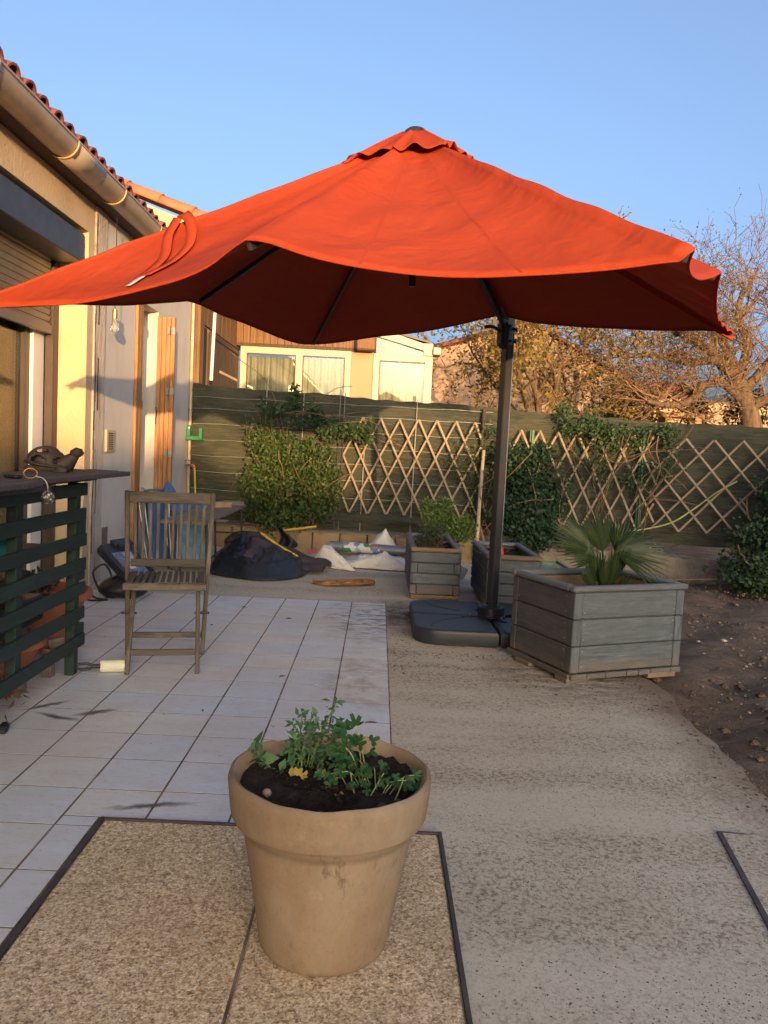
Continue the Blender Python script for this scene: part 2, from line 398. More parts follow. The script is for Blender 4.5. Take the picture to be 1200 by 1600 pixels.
    MAT['rag'] = n.done(n.ramp(n.noise(v, 14, 5, .65), [(.35, (.12, .055, .02)), (.65, (.34, .18, .065))]), .9, n.bump(n.noise(v, 30, 4), .6, .01))
    MAT['blue_cloth'] = m_plain('blue_canvas', (.035, .085, .22), .75, 0, .15, 5, .2)
    MAT['pale_blue_cloth'] = m_plain('pale_blue_canvas', (.09, .20, .31), .7, 0, .12, 5, .2)
    n = N('curtain'); v = n.co()
    MAT['curtain'] = n.done(n.ramp(n.noise(n.map(v, (1, 1, .2)), 8, 3), [(.3, (.27, .235, .18)), (.7, (.37, .33, .265))]), .9)
    MAT['curtain_green'] = m_plain('sage_curtain', (.42, .40, .27), .9, 0, .1)
    MAT['dark_room'] = m_plain('dark_room', (.03, .03, .028), .9)
    n = N('window_glass')
    gl = n.t.nodes.new('ShaderNodeBsdfGlossy'); gl.inputs['Roughness'].default_value = .01
    tr = n.t.nodes.new('ShaderNodeBsdfTransparent'); tr.inputs[0].default_value = (.88, .92, .90, 1)
    fr = n.t.nodes.new('ShaderNodeFresnel'); fr.inputs[0].default_value = 1.5
    f2 = n.math('MULTIPLY_ADD', fr.outputs[0], .9, .03)
    mx = n.t.nodes.new('ShaderNodeMixShader'); n.L(f2, mx.inputs[0]); n.L(tr.outputs[0], mx.inputs[1]); n.L(gl.outputs[0], mx.inputs[2])
    n.L(mx.outputs[0], n.out.inputs[0]); MAT['glass'] = n.m
    n = N('clear_bulb')
    n.b.inputs['Transmission Weight'].default_value = .9
    MAT['bulb'] = n.done((.8, .8, .78), .05)
    MAT['brass'] = m_plain('brass', (.55, .33, .12), .35, .9)
    n = N('turtle_clay'); v = n.co()
    MAT['turtle'] = n.done(n.ramp(n.noise(v, 22, 5, .6), [(.3, (.022, .017, .014)), (.7, (.055, .04, .031))]), .7, n.bump(n.noise(v, 60, 4), .4, .006))
    n = N('mosaic_glass'); v = n.co()
    MAT['mosaic'] = n.done(n.mix(n.ramp(n.voro(v, 95, out=0), [(.25, 0), (.45, 1)]), (.55, .48, .42), (.07, .06, .055)), .3)
    # --- plants
    def leafm(name, cs, trans=.25, rough=.55):
        n = N(name); i = n.island()
        k = len(cs) - 1
        c = n.ramp(i, [(j / max(1, k), cc) for j, cc in enumerate(cs)])
        n.done(c, rough, None, 0, .35); n.translucent(c, trans); MAT[name] = n.m
    leafm('shrub_leaf', [(.018, .048, .012), (.035, .075, .018), (.055, .095, .022), (.10, .12, .026), (.03, .06, .018)])
    leafm('ivy_leaf', [(.010, .032, .016), (.020, .052, .022), (.03, .065, .03)])
    leafm('climber_leaf', [(.02, .045, .016), (.035, .07, .022), (.055, .09, .03)])
    leafm('hedge_leaf', [(.012, .032, .012), (.025, .055, .018), (.045, .075, .025)])
    leafm('golden_leaf', [(.20, .14, .028), (.28, .18, .035), (.14, .12, .03), (.32, .20, .045), (.10, .10, .025)], .3)
    leafm('bud_leaf', [(.17, .12, .045), (.22, .15, .06), (.12, .10, .04)], .3)
    leafm('evergreen_leaf', [(.03, .06, .015), (.06, .10, .02), (.09, .12, .03)])
    leafm('thyme_leaf', [(.05, .07, .04), (.075, .10, .05), (.06, .09, .03)])
    leafm('bright_leaf', [(.06, .11, .02), (.10, .16, .03), (.13, .18, .04)])
    leafm('palm_leaf', [(.014, .030, .010), (.024, .046, .014), (.042, .064, .02)], .12, .5)
    leafm('pot_leaf', [(.045, .11, .045), (.06, .14, .06), (.09, .17, .07)])
    leafm('parsley_leaf', [(.012, .052, .014), (.02, .075, .02), (.04, .10, .03)])
    leafm('yellow_leaf', [(.35, .27, .04), (.42, .30, .06)])
    leafm('dry_leaf', [(.10, .07, .035), (.15, .11, .05)])
    MAT['stem_green'] = m_plain('green_stem', (.13, .17, .05), .6)
    MAT['stem_pale'] = m_plain('pale_stem', (.26, .27, .11), .6)
    MAT['stem_brown'] = m_plain('brown_stem', (.16, .10, .06), .8, 0, .3, 20)
    n = N('bark'); v = n.co()
    g = n.noise(n.map(v, (1, 1, .3)), 14, 6, .7, .5)
    MAT['bark'] = n.done(n.ramp(g, [(.3, (.055, .036, .024)), (.7, (.19, .125, .075))]), .95, n.bump(g, .9, .03))
    MAT['twig'] = m_plain('twig_bark', (.19, .118, .065), .9, 0, .3, 6)
    MAT['hill'] = m_plain('far_hillside', (.10, .11, .10), 1, 0, .3, .02)
    MAT['pebble'] = m_plain('pebble', (.22, .16, .13), .8, 0, .35, 20)
    MAT['pebble_pale'] = m_plain('pale_pebble', (.40, .36, .31), .8, 0, .25, 20)
build_materials()

# ------------------------------------------------------------------ object helpers
WM = {}
def link(o, parent, M):
    COL.objects.link(o)
    if parent is not None:
        o.parent = parent
        o.matrix_basis = WM[parent.name].inverted() @ M
    else:
        o.matrix_basis = M
    WM[o.name] = M
    return o

def tag(o, label=None, cat=None, group=None, kind=None):
    if label: o['label'] = label
    if cat: o['category'] = cat
    if group: o['group'] = group
    if kind: o['kind'] = kind
    return o

def thing(name, label, cat, loc, group=None):
    o = bpy.data.objects.new(name, None)
    o.empty_display_size = .1
    link(o, None, Matrix.Translation(Vector(loc)))
    return tag(o, label, cat, group)

class MB:
    """collects shapes in world coordinates, then links them as one mesh object"""
    def __init__(s): s.v = []; s.f = []
    def add(s, vs, fs):
        k = len(s.v); s.v += [tuple(x) for x in vs]; s.f += [tuple(i + k for i in f) for f in fs]; return s
    def box(s, c, d, rot=None, bev=0.0):
        vs, fs = cbox(d[0], d[1], d[2], bev)
        M = (rot.to_matrix() if hasattr(rot, 'to_matrix') else rot) if rot is not None else Matrix.Identity(3)
        c = Vector(c)
        return s.add([c + M @ Vector(v) for v in vs], fs)
    def span(s, a, b, bev=0.0):
        a, b = Vector(a), Vector(b)
        return s.box((a + b) / 2, [abs(x) for x in (b - a)], None, bev)
    def tube(s, pts, r, n=8, cap=True):
        pts = [Vector(p) for p in pts]
        rs = r if isinstance(r, (list, tuple)) else [r] * len(pts)
        k = len(s.v); t0 = None; x = None
        for i, p in enumerate(pts):
            t = (pts[min(i + 1, len(pts) - 1)] - pts[max(i - 1, 0)]).normalized()
            if x is None:
                x = t.orthogonal().normalized()
            else:
                x = (x - t * x.dot(t))
                x = x.normalized() if x.length > 1e-6 else t.orthogonal().normalized()
            y = t.cross(x)
            for j in range(n):
                a = 2 * math.pi * j / n
                q = p + (x * math.cos(a) + y * math.sin(a)) * rs[i]
                s.v.append((q.x, q.y, q.z))
        for i in range(len(pts) - 1):
            for j in range(n):
                a, b = k + i * n + j, k + i * n + (j + 1) % n
                s.f.append((a, b, b + n, a + n))
        if cap and n > 2:
            s.f.append(tuple(k + j for j in reversed(range(n))))
            e = k + (len(pts) - 1) * n
            s.f.append(tuple(e + j for j in range(n)))
        return s
    def lathe(s, c, prof, n=24, M=None):
        k = len(s.v); c = Vector(c); M = M or Matrix.Identity(3)
        for (r, z) in prof:
            for j in range(n):
                a = 2 * math.pi * j / n
                q = c + M @ Vector((r * math.cos(a), r * math.sin(a), z)); s.v.append(tuple(q))
        for i in range(len(prof) - 1):
            for j in range(n):
                a, b = k + i * n + j, k + i * n + (j + 1) % n
                s.f.append((a, b, b + n, a + n))
        if prof[0][0] > 1e-6: s.f.append(tuple(k + j for j in reversed(range(n))))
        e = k + (len(prof) - 1) * n
        if prof[-1][0] > 1e-6: s.f.append(tuple(e + j for j in range(n)))
        return s
    def grid(s, P, close=False):
        k = len(s.v); m = len(P[0])
        for row in P: s.v += [tuple(q) for q in row]
        for i in range(len(P) - 1):
            for j in range(m if close else m - 1):
                a, b = k + i * m + j, k + i * m + (j + 1) % m
                s.f.append((a, b, b + m, a + m))
        return s
    def prism(s, poly, a, b):
        """poly: list of Vectors extruded by vector b-a added"""
        d = Vector(b) - Vector(a); n = len(poly); k = len(s.v)
        s.v += [tuple(p) for p in poly] + [tuple(Vector(p) + d) for p in poly]
        s.f.append(tuple(range(k, k + n))[::-1]); s.f.append(tuple(range(k + n, k + 2 * n)))
        for i in range(n):
            j = (i + 1) % n
            s.f.append((k + i, k + j, k + n + j, k + n + i))
        return s
    def build(s, name, m, parent=None, smooth=None, origin=None, solid=0):
        a = np.array(s.v)
        c = Vector(origin) if origin is not None else (Vector(((a.min(0) + a.max(0)) / 2).tolist()))
        me = bpy.data.meshes.new(name)
        me.from_pydata([(v[0] - c.x, v[1] - c.y, v[2] - c.z) for v in s.v], [], s.f)
        me.materials.append(MAT[m])
        if smooth is not None:
            me.shade_smooth()
            if smooth < 179: me.set_sharp_from_angle(angle=R(smooth))
        o = bpy.data.objects.new(name, me)
        link(o, parent, Matrix.Translation(c))
        if solid:
            md = o.modifiers.new('thickness', 'SOLIDIFY'); md.thickness = solid; md.offset = 0
        return o

def cbox(sx, sy, sz, b=0.0):
    x, y, z = sx / 2, sy / 2, sz / 2
    if b <= 0:
        vs = [(i, j, k) for k in (-z, z) for j in (-y, y) for i in (-x, x)]
        return vs, [(0, 2, 3, 1), (4, 5, 7, 6), (0, 1, 5, 4), (2, 6, 7, 3), (0, 4, 6, 2), (1, 3, 7, 5)]
    b = min(b, x * .9, y * .9, z * .9)
    vs = []; idx = {}
    for sxn in (-1, 1):
        for syn in (-1, 1):
            for szn in (-1, 1):
                for ax in range(3):
                    p = [sxn * x, syn * y, szn * z]
                    for k in range(3):
                        if k != ax: p[k] -= (sxn, syn, szn)[k] * b
                    idx[(sxn, syn, szn, ax)] = len(vs); vs.append(tuple(p))
    fs = []
    def q(ids):
        P = [Vector(vs[i]) for i in ids]
        nrm = (P[1] - P[0]).cross(P[2] - P[0]); c = sum(P, Vector()) / len(P)
        fs.append(tuple(ids) if nrm.dot(c) > 0 else tuple(reversed(ids)))
    for ax in range(3):
        o1, o2 = [k for k in range(3) if k != ax]
        for sg in (-1, 1):
            ids = []
            for (a, c) in ((-1, -1), (1, -1), (1, 1), (-1, 1)):
                k = [0, 0, 0]; k[ax] = sg; k[o1] = a; k[o2] = c
                ids.append(idx[(*k, ax)])
            q(ids)
        for a in (-1, 1):
            for c in (-1, 1):
                e = []
                for sg in (-1, 1):
                    k = [0, 0, 0]; k[ax] = sg; k[o1] = a; k[o2] = c
                    e.append((tuple(k)))
                q([idx[(*e[0], o1)], idx[(*e[1], o1)], idx[(*e[1], o2)], idx[(*e[0], o2)]])
    for k in [(a, b_, c) for a in (-1, 1) for b_ in (-1, 1) for c in (-1, 1)]:
        q([idx[(*k, 0)], idx[(*k, 1)], idx[(*k, 2)]])
    return vs, fs

_cache = {}
def piece(name, M, dims, m, parent, bev=.004, label=None):
    """a box-like piece; alike pieces share mesh data"""
    key = (round(dims[0], 3), round(dims[1], 3), round(dims[2], 3), m, bev)
    if key not in _cache:
        vs, fs = cbox(*dims, bev)
        me = bpy.data.meshes.new(name); me.from_pydata(vs, [], fs); me.materials.append(MAT[m])
        _cache[key] = me
    o = bpy.data.objects.new(name, _cache[key])
    link(o, parent, M)
    if label: o['label'] = label
    return o

def plank(name, a, b, w, t, m, parent, normal=(0, 0, 1), bev=.003, label=None):
    """board from a to b, width w, thickness t along normal; local X is the grain"""
    a, b = Vector(a), Vector(b); x = (b - a); l = x.length; x.normalize()
    z = Vector(normal); z = (z - x * z.dot(x)).normalized(); y = z.cross(x)
    c = (a + b) / 2
    M = Matrix(((x.x, y.x, z.x, c.x), (x.y, y.y, z.y, c.y), (x.z, y.z, z.z, c.z), (0, 0, 0, 1)))
    return piece(name, M, (l, w, t), m, parent, bev, label)

def block(name, a, b, m, parent, bev=.003, label=None):
    a, b = Vector(a), Vector(b)
    return piece(name, Matrix.Translation((a + b) / 2), [abs(x) for x in (b - a)], m, parent, bev, label)

def np_mesh(name, V, F, m, parent, origin, kind=None, smooth=False):
    V = np.asarray(V, np.float32) - np.array(origin, np.float32); F = np.asarray(F, np.int32)
    me = bpy.data.meshes.new(name)
    me.vertices.add(len(V)); me.vertices.foreach_set('co', V.ravel())
    k = F.shape[1]
    me.loops.add(F.size); me.loops.foreach_set('vertex_index', F.ravel())
    me.polygons.add(len(F)); me.polygons.foreach_set('loop_start', np.arange(0, F.size, k, dtype=np.int32))
    me.update(calc_edges=True); me.validate()
    me.materials.append(MAT[m])
    if smooth: me.shade_smooth()
    o = bpy.data.objects.new(name, me)
    link(o, parent, Matrix.Translation(Vector(origin)))
    if kind: o['kind'] = kind
    return o

def leaves(name, P, size, m, parent, aspect=.55, dirs=None, droop=.3, var=.5, face=None):
    """leaf blades (each a small folded lozenge) at the points P"""
    P = np.asarray(P, float); n = len(P)
    d = RNG.normal(size=(n, 3)) if dirs is None else np.asarray(dirs) + RNG.normal(size=(n, 3)) * .5
    d[:, 2] -= droop
    d /= np.linalg.norm(d, axis=1)[:, None]
    nr = RNG.normal(size=(n, 3))
    if face is not None: nr = nr * .6 + np.array(face)
    s = np.cross(d, nr); s /= np.linalg.norm(s, axis=1)[:, None] + 1e-9
    q = np.cross(s, d)
    L = size * (1 + var * RNG.uniform(-1, 1, n))[:, None]; Wd = L * aspect * .5
    a = P; tip = P + d * L
    l = P + d * L * .45 + s * Wd + q * L * .08; r = P + d * L * .45 - s * Wd + q * L * .08
    V = np.stack([a, l, tip, r], 1).reshape(-1, 3)
    i = np.arange(n)[:, None] * 4
    F = np.concatenate([i + np.array([[0, 1, 2]]), i + np.array([[0, 2, 3]])], 0)
    org = P.mean(0)
    return np_mesh(name, V, F, m, parent, org, 'stuff')

def blob_points(blobs, n, shell=.55):
    """points through ellipsoids ((x,y,z),(rx,ry,rz),weight), denser towards their skin, gapped by clumps"""
    w = np.array([b[2] for b in blobs], float); w /= w.sum(); out = []
    for b, k in zip(blobs, RNG.multinomial(n, w)):
        d = RNG.normal(size=(k, 3)); d /= np.linalg.norm(d, axis=1)[:, None]
        r = 1 - (1 - shell) * RNG.random(k) ** 1.3
        r *= 1 + .16 * np.sin(d[:, 0] * 7 + b[0][0] * 9) * np.sin(d[:, 2] * 8 + b[0][2] * 5) + .1 * RNG.normal(size=k)
        out.append(np.array(b[0]) + d * r[:, None] * np.array(b[1]))
    return np.concatenate(out)

def clumped(blobs, clumps, per, spread, shell=.4):
    c = blob_points(blobs, clumps, shell)
    return np.repeat(c, per, 0) + RNG.normal(size=(clumps * per, 3)) * spread

def smoothpts(pts, k=6):
    """Catmull-Rom through points"""
    P = [Vector(p) for p in pts]; out = []
    for i in range(len(P) - 1):
        p0, p1, p2, p3 = P[max(i - 1, 0)], P[i], P[i + 1], P[min(i + 2, len(P) - 1)]
        for j in range(k):
            t = j / k
            out.append(.5 * ((2 * p1) + (p2 - p0) * t + (2 * p0 - 5 * p1 + 4 * p2 - p3) * t * t + (3 * p1 - p0 - 3 * p2 + p3) * t ** 3))
    out.append(P[-1]); return out

# ================================================================== THE SETTING
# soil, one sheet to the horizon
def soil():
    xs = np.concatenate([[-400, -60, -12, -4], np.arange(1.1, 5.6, .09), [7, 10, 20, 60, 400]])
    ys = np.concatenate([[-400, -60, -10, 0], np.arange(1.5, 9.2, .09), [11, 14, 20, 30, 60, 400]])
    rng = np.random.default_rng(3)
    X, Y = np.meshgrid(xs, ys)
    Z = np.full(X.shape, -.05)
    inner = (X > 1.3) & (X < 5.6) & (Y > 1.5) & (Y < 9.2)
    nz = .022 * np.sin(X * 3.1 + Y * 1.7) + .016 * np.sin(X * 8.3 - Y * 5.9) + rng.normal(0, .009, X.shape)
    Z = np.where(inner, -.035 + nz, Z)
    V = np.stack([X, Y, Z], -1).reshape(-1, 3); w = len(xs)
    F = [(j * w + i, j * w + i + 1, (j + 1) * w + i + 1, (j + 1) * w + i) for j in range(len(ys) - 1) for i in range(w - 1)]
    tag(np_mesh('soil_ground', V, F, 'soil', None, (0, 0, 0), smooth=True), kind='structure')
soil()

# rough concrete: the apron right of the tiles and the strip behind them, its right edge broken
edge = [(1.62, -3), (1.44, 1.2), (1.40, 2.2), (1.415, 2.66), (1.45, 2.95), (1.44, 3.05), (1.475, 3.2), (1.45, 3.4), (1.48, 3.65), (1.52, 3.9),
        (1.50, 4.12), (1.46, 4.3), (1.52, 4.9), (1.47, 5.6), (1.55, 6.5), (1.5, 7.4), (1.62, 8.6)]
def slab_sheet(name, poly, z0, z1, m):
    mb = MB(); mb.prism([Vector((x, y, z0)) for x, y in poly], (0, 0, z0), (0, 0, z1))
    return tag(mb.build(name, m), kind='structure')
rag = []
for (a, b) in zip(edge[:-1], edge[1:]):
    k = max(1, int((b[1] - a[1]) / .06))
    for j in range(k):
        t = j / k; rag.append((a[0] + (b[0] - a[0]) * t + random.uniform(-.014, .014), a[1] + (b[1] - a[1]) * t))
rag.append(edge[-1])
slab_sheet('concrete_apron', [(.104, -3)] + rag + [(-2.2, 8.85), (-2.2, 5.905), (.104, 5.905)], -.12, -.004, 'concrete')
slab_sheet('terrace_bed', [(-2.2, -3), (.104, -3), (.104, 5.905), (-2.2, 5.905)], -.12, .0011, 'grout')

# tiled terrace: one object per tile, 25 cm grid
terrace = thing('tiled_terrace', None, None, (-1.0, 3.5, 0)); terrace['kind'] = 'structure'
HX0, HX1, HY = -.790, .246, 2.312            # the stone hatch cut out of the terrace
def lay_tile(x0, x1, y0, y1, z):
    if x1 - x0 < .02 or y1 - y0 < .02: return
    g, gy = .0037, .0028
    c = Vector(((x0 + x1) / 2, (y0 + y1) / 2, z - .006))
    M = Matrix.Translation(c) @ Matrix.Rotation(random.uniform(-.004, .004), 4, 'Z') @ Matrix.Rotation(random.uniform(-.0008, .0008), 4, 'X')
    piece('tile', M, (x1 - x0 - 2 * g, y1 - y0 - 2 * gy, .014), 'tile', terrace, .0003)
for r in range(-10, 21):
    for c in range(-5, 5):
        x0 = -1.152 + .25 * c; x1 = x0 + .25 if c < 4 else .102
        y1 = 3.504 - .25 * r; y0 = y1 - .25
        y1 = min(y1, 5.90)
        if y0 < .2: continue
        x0 = max(x0, -2.198)
        z = .0006 + random.uniform(-.0001, .0001)
        if y1 <= HY:
            lay_tile(x0, min(x1, HX0), y0, y1, z)
        elif y0 < HY < y1:
            if x1 <= HX0: lay_tile(x0, x1, y0, y1, z)
            else:
                lay_tile(x0, x1, HY, y1, z)
                if x0 < HX0: lay_tile(x0, HX0, y0, HY, z)
        else:
            lay_tile(x0, x1, y0, y1, z)
# stone hatch in its iron frame
hatch = thing('stone_hatch', 'pair of tan shell limestone slabs in an iron frame under the terracotta pot', 'hatch cover', (-.27, 1.4, 0))
for (a, b, yy0, yy1) in ((-.768, -.2555, .3, 2.288), (-.2505, .230, .3, 2.288)):
    block('stone_slab', (a, yy0, -.03), (b, yy1, .006), 'shellstone', hatch, .006)
fr = MB(); fr.span((-.782, .3, -.04), (-.7705, 2.302, .0085)).span((.2325, .3, -.04), (.243, 2.302, .0085)).span((-.770, 2.2905, -.04), (.232, 2.3005, .0083))
fr.span((-.2553, .3, -.04), (-.2507, 2.288, -.004))
fr.build('iron_frame', 'edge_iron', hatch)
bd = MB(); bd.span((-.79, .25, -.10), (.247, 2.311, -.035)); bd.build('bed', 'edge_iron', hatch)
# second lid sunk in the concrete at the right edge of the view
lid = thing('concrete_lid', 'sunken concrete lid with a dark joint by the bare soil', 'hatch cover', (1.25, 1.9, 0))
l_ = MB(); q = [(1.135, 2.392), (1.22, 2.385), (1.40, 2.36), (1.39, 1.2), (.925, 1.2)]
l_.prism([Vector((x, y, -.004)) for x, y in q][::-1], (0, 0, 0), (0, 0, .006)); l_.build('lid', 'concrete', lid)
j_ = MB(); j_.prism([Vector(p) for p in ((1.121, 2.402, -.0035), (.911, 1.2, -.0035), (.925, 1.2, -.0035), (1.135, 2.392, -.0035))], (0, 0, 0), (0, 0, .006))
j_.prism([Vector(p) for p in ((1.121, 2.402, -.0035), (1.135, 2.392, -.0035), (1.22, 2.385, -.0035), (1.20, 2.393, -.0035))], (0, 0, 0), (0, 0, .006))
j_.build('joint', 'edge_iron', lid)

# loose stones and clods on the bare soil, crumbs on the concrete
def stones(name, pts, smin, smax, m, kind='stuff', pz=.0):
    V, F = [], []
    base = np.array([(1, 0, 0), (-1, 0, 0), (0, 1, 0), (0, -1, 0), (0, 0, .6), (0, 0, -.6)], float)
    fs = [(0, 2, 4), (2, 1, 4), (1, 3, 4), (3, 0, 4), (2, 0, 5), (1, 2, 5), (3, 1, 5), (0, 3, 5)]
    for (x, y, z) in pts:
        s = smin * (smax / smin) ** (random.random() ** 2.2)
        b = base * s * RNG.uniform(.6, 1.25, (6, 3)); a = random.uniform(0, 6.28)
        c, d = math.cos(a), math.sin(a)
        b = np.stack([b[:, 0] * c - b[:, 1] * d, b[:, 0] * d + b[:, 1] * c, b[:, 2]], 1)
        k = len(V); V += list(b + np.array([x, y, z + s * .2])); F += [tuple(i + k for i in f) for f in fs]
    return np_mesh(name, V, F, m, None, np.mean(V, 0), kind)
stones('loose_clods', [(random.uniform(1.5, 5.2), random.uniform(2.3, 8.3), -.03) for _ in range(3200)], .006, .035, 'soil')
stones('loose_pebbles', [(random.uniform(1.55, 5.2), random.uniform(2.3, 8.3), -.03) for _ in range(800)], .005, .024, 'pebble')
stones('pale_pebbles', [(random.uniform(1.55, 5.2), random.uniform(2.3, 8.3), -.025) for _ in range(260)], .005, .03, 'pebble_pale')
cr = [(random.uniform(.75, 1.75), random.gauss(4.15, .35), -.004) for _ in range(420)] + [(random.gauss(.17, .05), random.uniform(4.0, 5.9), -.004) for _ in range(240)] \
    + [(random.uniform(.1, 1.0), random.gauss(4.45, .06), -.004) for _ in range(260)] + [(random.gauss(1.42, .06), random.uniform(2.4, 4.4), -.004) for _ in range(420)] \
    + [(random.uniform(-2.1, 1.4), random.gauss(8.0, .5), -.004) for _ in range(200)]
stones('soil_crumbs', cr, .002, .009, 'soil')

# far hill
hb = MB(); xs = np.linspace(-500, 700, 60)
hz = [10 + 9 * math.sin(x * .011 + .6) + 4 * math.sin(x * .031) + 2 * math.sin(x * .09) for x in xs]
hb.grid([[(x, 520, -5) for x in xs], [(x, 560, z) for x, z in zip(xs, hz)], [(x, 700, -5) for x in xs]])
tag(hb.build('hill', 'hill', None, 180), kind='structure')

# ================================================================== HOUSE ON THE LEFT
WX = -2.2
house = thing('rendered_house', 'cream rendered house with brown gutter and red barrel roof tiles along the terrace', 'house', (WX, 4.0, 0))
B = -2.50                                                  # back of the wall thickness
def wall(name, y0, y1, z0, z1, m, front=WX):
    w = MB(); w.span((B, y0, z0), (front, y1, z1)); return w.build(name, m, house)
SOF = 2.86
wall('wall', -2.0, 2.6, -.1, SOF, 'cream_render')
wall('wall', 2.6, 5.925, 2.635, SOF, 'cream_render')
wall('wall', 5.925, 6.05, -.1, SOF, 'cream_render')
wall('pilaster', 6.05, 6.28, -.1, SOF, 'peeling_render', WX + .012)
wall('wall', 6.28, 7.22, -.1, SOF, 'pale_render')
wall('wall', 7.22, 7.78, 2.38, SOF, 'pale_render')
wall('wall', 7.78, 9.2, -.1, SOF, 'pale_render')
# crack running down the pilaster, torn strip beside it
ck = MB()
zs = np.linspace(.25, 2.8, 36)
P = [(WX + .0135, 6.07 + .012 * math.sin(z * 9) + random.uniform(-.006, .006), z) for z in zs]
for a, b in zip(P[:-1], P[1:]):
    w = random.choice([.004, .007, .012, .003])
    ck.box(((a[0]), (a[1] + b[1]) / 2, (a[2] + b[2]) / 2), (.004, w, b[2] - a[2] + .004))
for z0, z1, w in ((1.35, 1.75, .03), (2.0, 2.3, .028), (2.33, 2.42, .05), (.55, .9, .014)):
    ck.box((WX + .0135, 6.13, (z0 + z1) / 2), (.004, w * .6, z1 - z0))
ck.build('crack', 'rust', house)
# the rest of the volume: back, gable ends, roof
bk = MB(); bk.span((-9.0, -2.0, -.1), (-8.7, 9.2, SOF)).span((-8.7, -2.0, -.1), (B - .003, -1.8, SOF)).span((-8.7, 9.0, -.1), (B - .003, 9.197, SOF)).build('rear_wall', 'pale_render', house)
slope = .30
# overhang: sloping soffit, fascia, gutter, first courses of barrel tiles
sf = MB(); e0, e1 = -2.06, WX - .02
zf = lambda x: 2.866 + (x - WX) * .06
sf.prism([Vector((e1, 0, zf(e1))), Vector((e0, 0, zf(e0))), Vector((e0, 0, zf(e0) + .03)), Vector((e1, 0, zf(e1) + .03))], (0, -2.2, 0), (0, 7.9, 0))
for v in range(len(sf.v)): sf.v[v] = (sf.v[v][0], sf.v[v][1] - 2.2, sf.v[v][2])
sf.build('soffit', 'dark_shutter', house)
rf = MB(); rz = lambda x: 2.925 + (-2.03 - x) * slope
rf.prism([Vector((-2.03, -2.2, rz(-2.03))), Vector((-5.4, -2.2, rz(-5.4))), Vector((-5.4, -2.2, rz(-5.4) - .10)), Vector((-2.03, -2.2, rz(-2.03) - .02))], (0, 0, 0), (0, 11.35, 0))
rf.prism([Vector((-5.4, -2.2, rz(-5.4))), Vector((-9.3, -2.2, rz(-5.4) - 1.1)), Vector((-9.3, -2.2, rz(-5.4) - 1.2)), Vector((-5.4, -2.2, rz(-5.4) - .10))], (0, 0, 0), (0, 11.35, 0))
rf.build('roof_deck', 'rooftile', house)
def barrel(r0, r1, l, th=.013, n=8):
    """half-pipe tile along +X (rising end), convex up"""
    mb = MB(); rows = []
    for (x, r) in ((0, r0), (l, r1)):
        rows.append([(x, r * math.cos(math.pi * j / n), r * math.sin(math.pi * j / n)) for j in range(n + 1)] +
                    [(x, (r - th) * math.cos(math.pi * j / n), (r - th) * math.sin(math.pi * j / n)) for j in range(n, -1, -1)])
    mb.grid(rows, True); m = len(rows[0])
    for k, off in ((0, 0), (1, m)):
        for j in range(n):
            f = (off + j, off + j + 1, off + m - 2 - j, off + m - 1 - j); mb.f.append(f if k else f[::-1])
    return mb
bt = barrel(.082, .07, .46)
bme = bpy.data.meshes.new('barrel_tile'); bme.from_pydata(bt.v, [], bt.f); bme.materials.append(MAT['rooftile']); bme.shade_smooth(); bme.set_sharp_from_angle(angle=R(50))
ang = math.atan(slope)
for course in range(3):
    for k in range(47):
        y = -1.0 + .187 * k
        if y > 7.75 or y < .6: continue
        x = -1.985 - course * .40 + random.uniform(-.008, .008)
        M = Matrix.Translation((x, y + random.uniform(-.006, .006), rz(x) + .045 + .012 * (course > 0))) @ Matrix.Rotation(math.pi, 4, 'Z') @ Matrix.Rotation(-ang, 4, 'Y') @ Matrix.Rotation(random.uniform(-.02, .02), 4, 'Z')
        o = bpy.data.objects.new('roof_tile', bme); link(o, house, M)
# gutter with brackets and a joint sleeve
gt = MB(); GX, GZ, GR = -2.048, 2.955, .096
def gsec(y, r, n=12): return [(GX + r * math.cos(math.pi + math.pi * j / n), y, GZ + r * math.sin(math.pi + math.pi * j / n)) for j in range(n + 1)]
gt.grid([gsec(y, GR) for y in (-2.0, 2.0, 4.0, 6.2, 7.4)]).grid([gsec(y, GR - .004)[::-1] for y in (-2.0, 2.0, 4.0, 6.2, 7.4)])
gutter = gt.build('gutter', 'gutter', house, 60)
lp = MB(); lp.tube([(GX + GR, -2.0, GZ + .003), (GX + GR, 7.4, GZ + .003)], .009, 8).build('gutter_lip', 'gutter', gutter, 60)
sl_ = MB(); sl_.grid([gsec(y, GR + .004) for y in (5.05, 5.55)]); sl_.build('gutter_sleeve', 'gutter', gutter, 60, solid=.003)
for y in (1.6, 2.9, 4.02, 5.05, 5.96, 6.9):
    b_ = MB(); b_.grid([gsec(y - .014, GR + .010), gsec(y + .014, GR + .010)]); b_.build('gutter_bracket', 'bracket', gutter, 60, solid=.005)
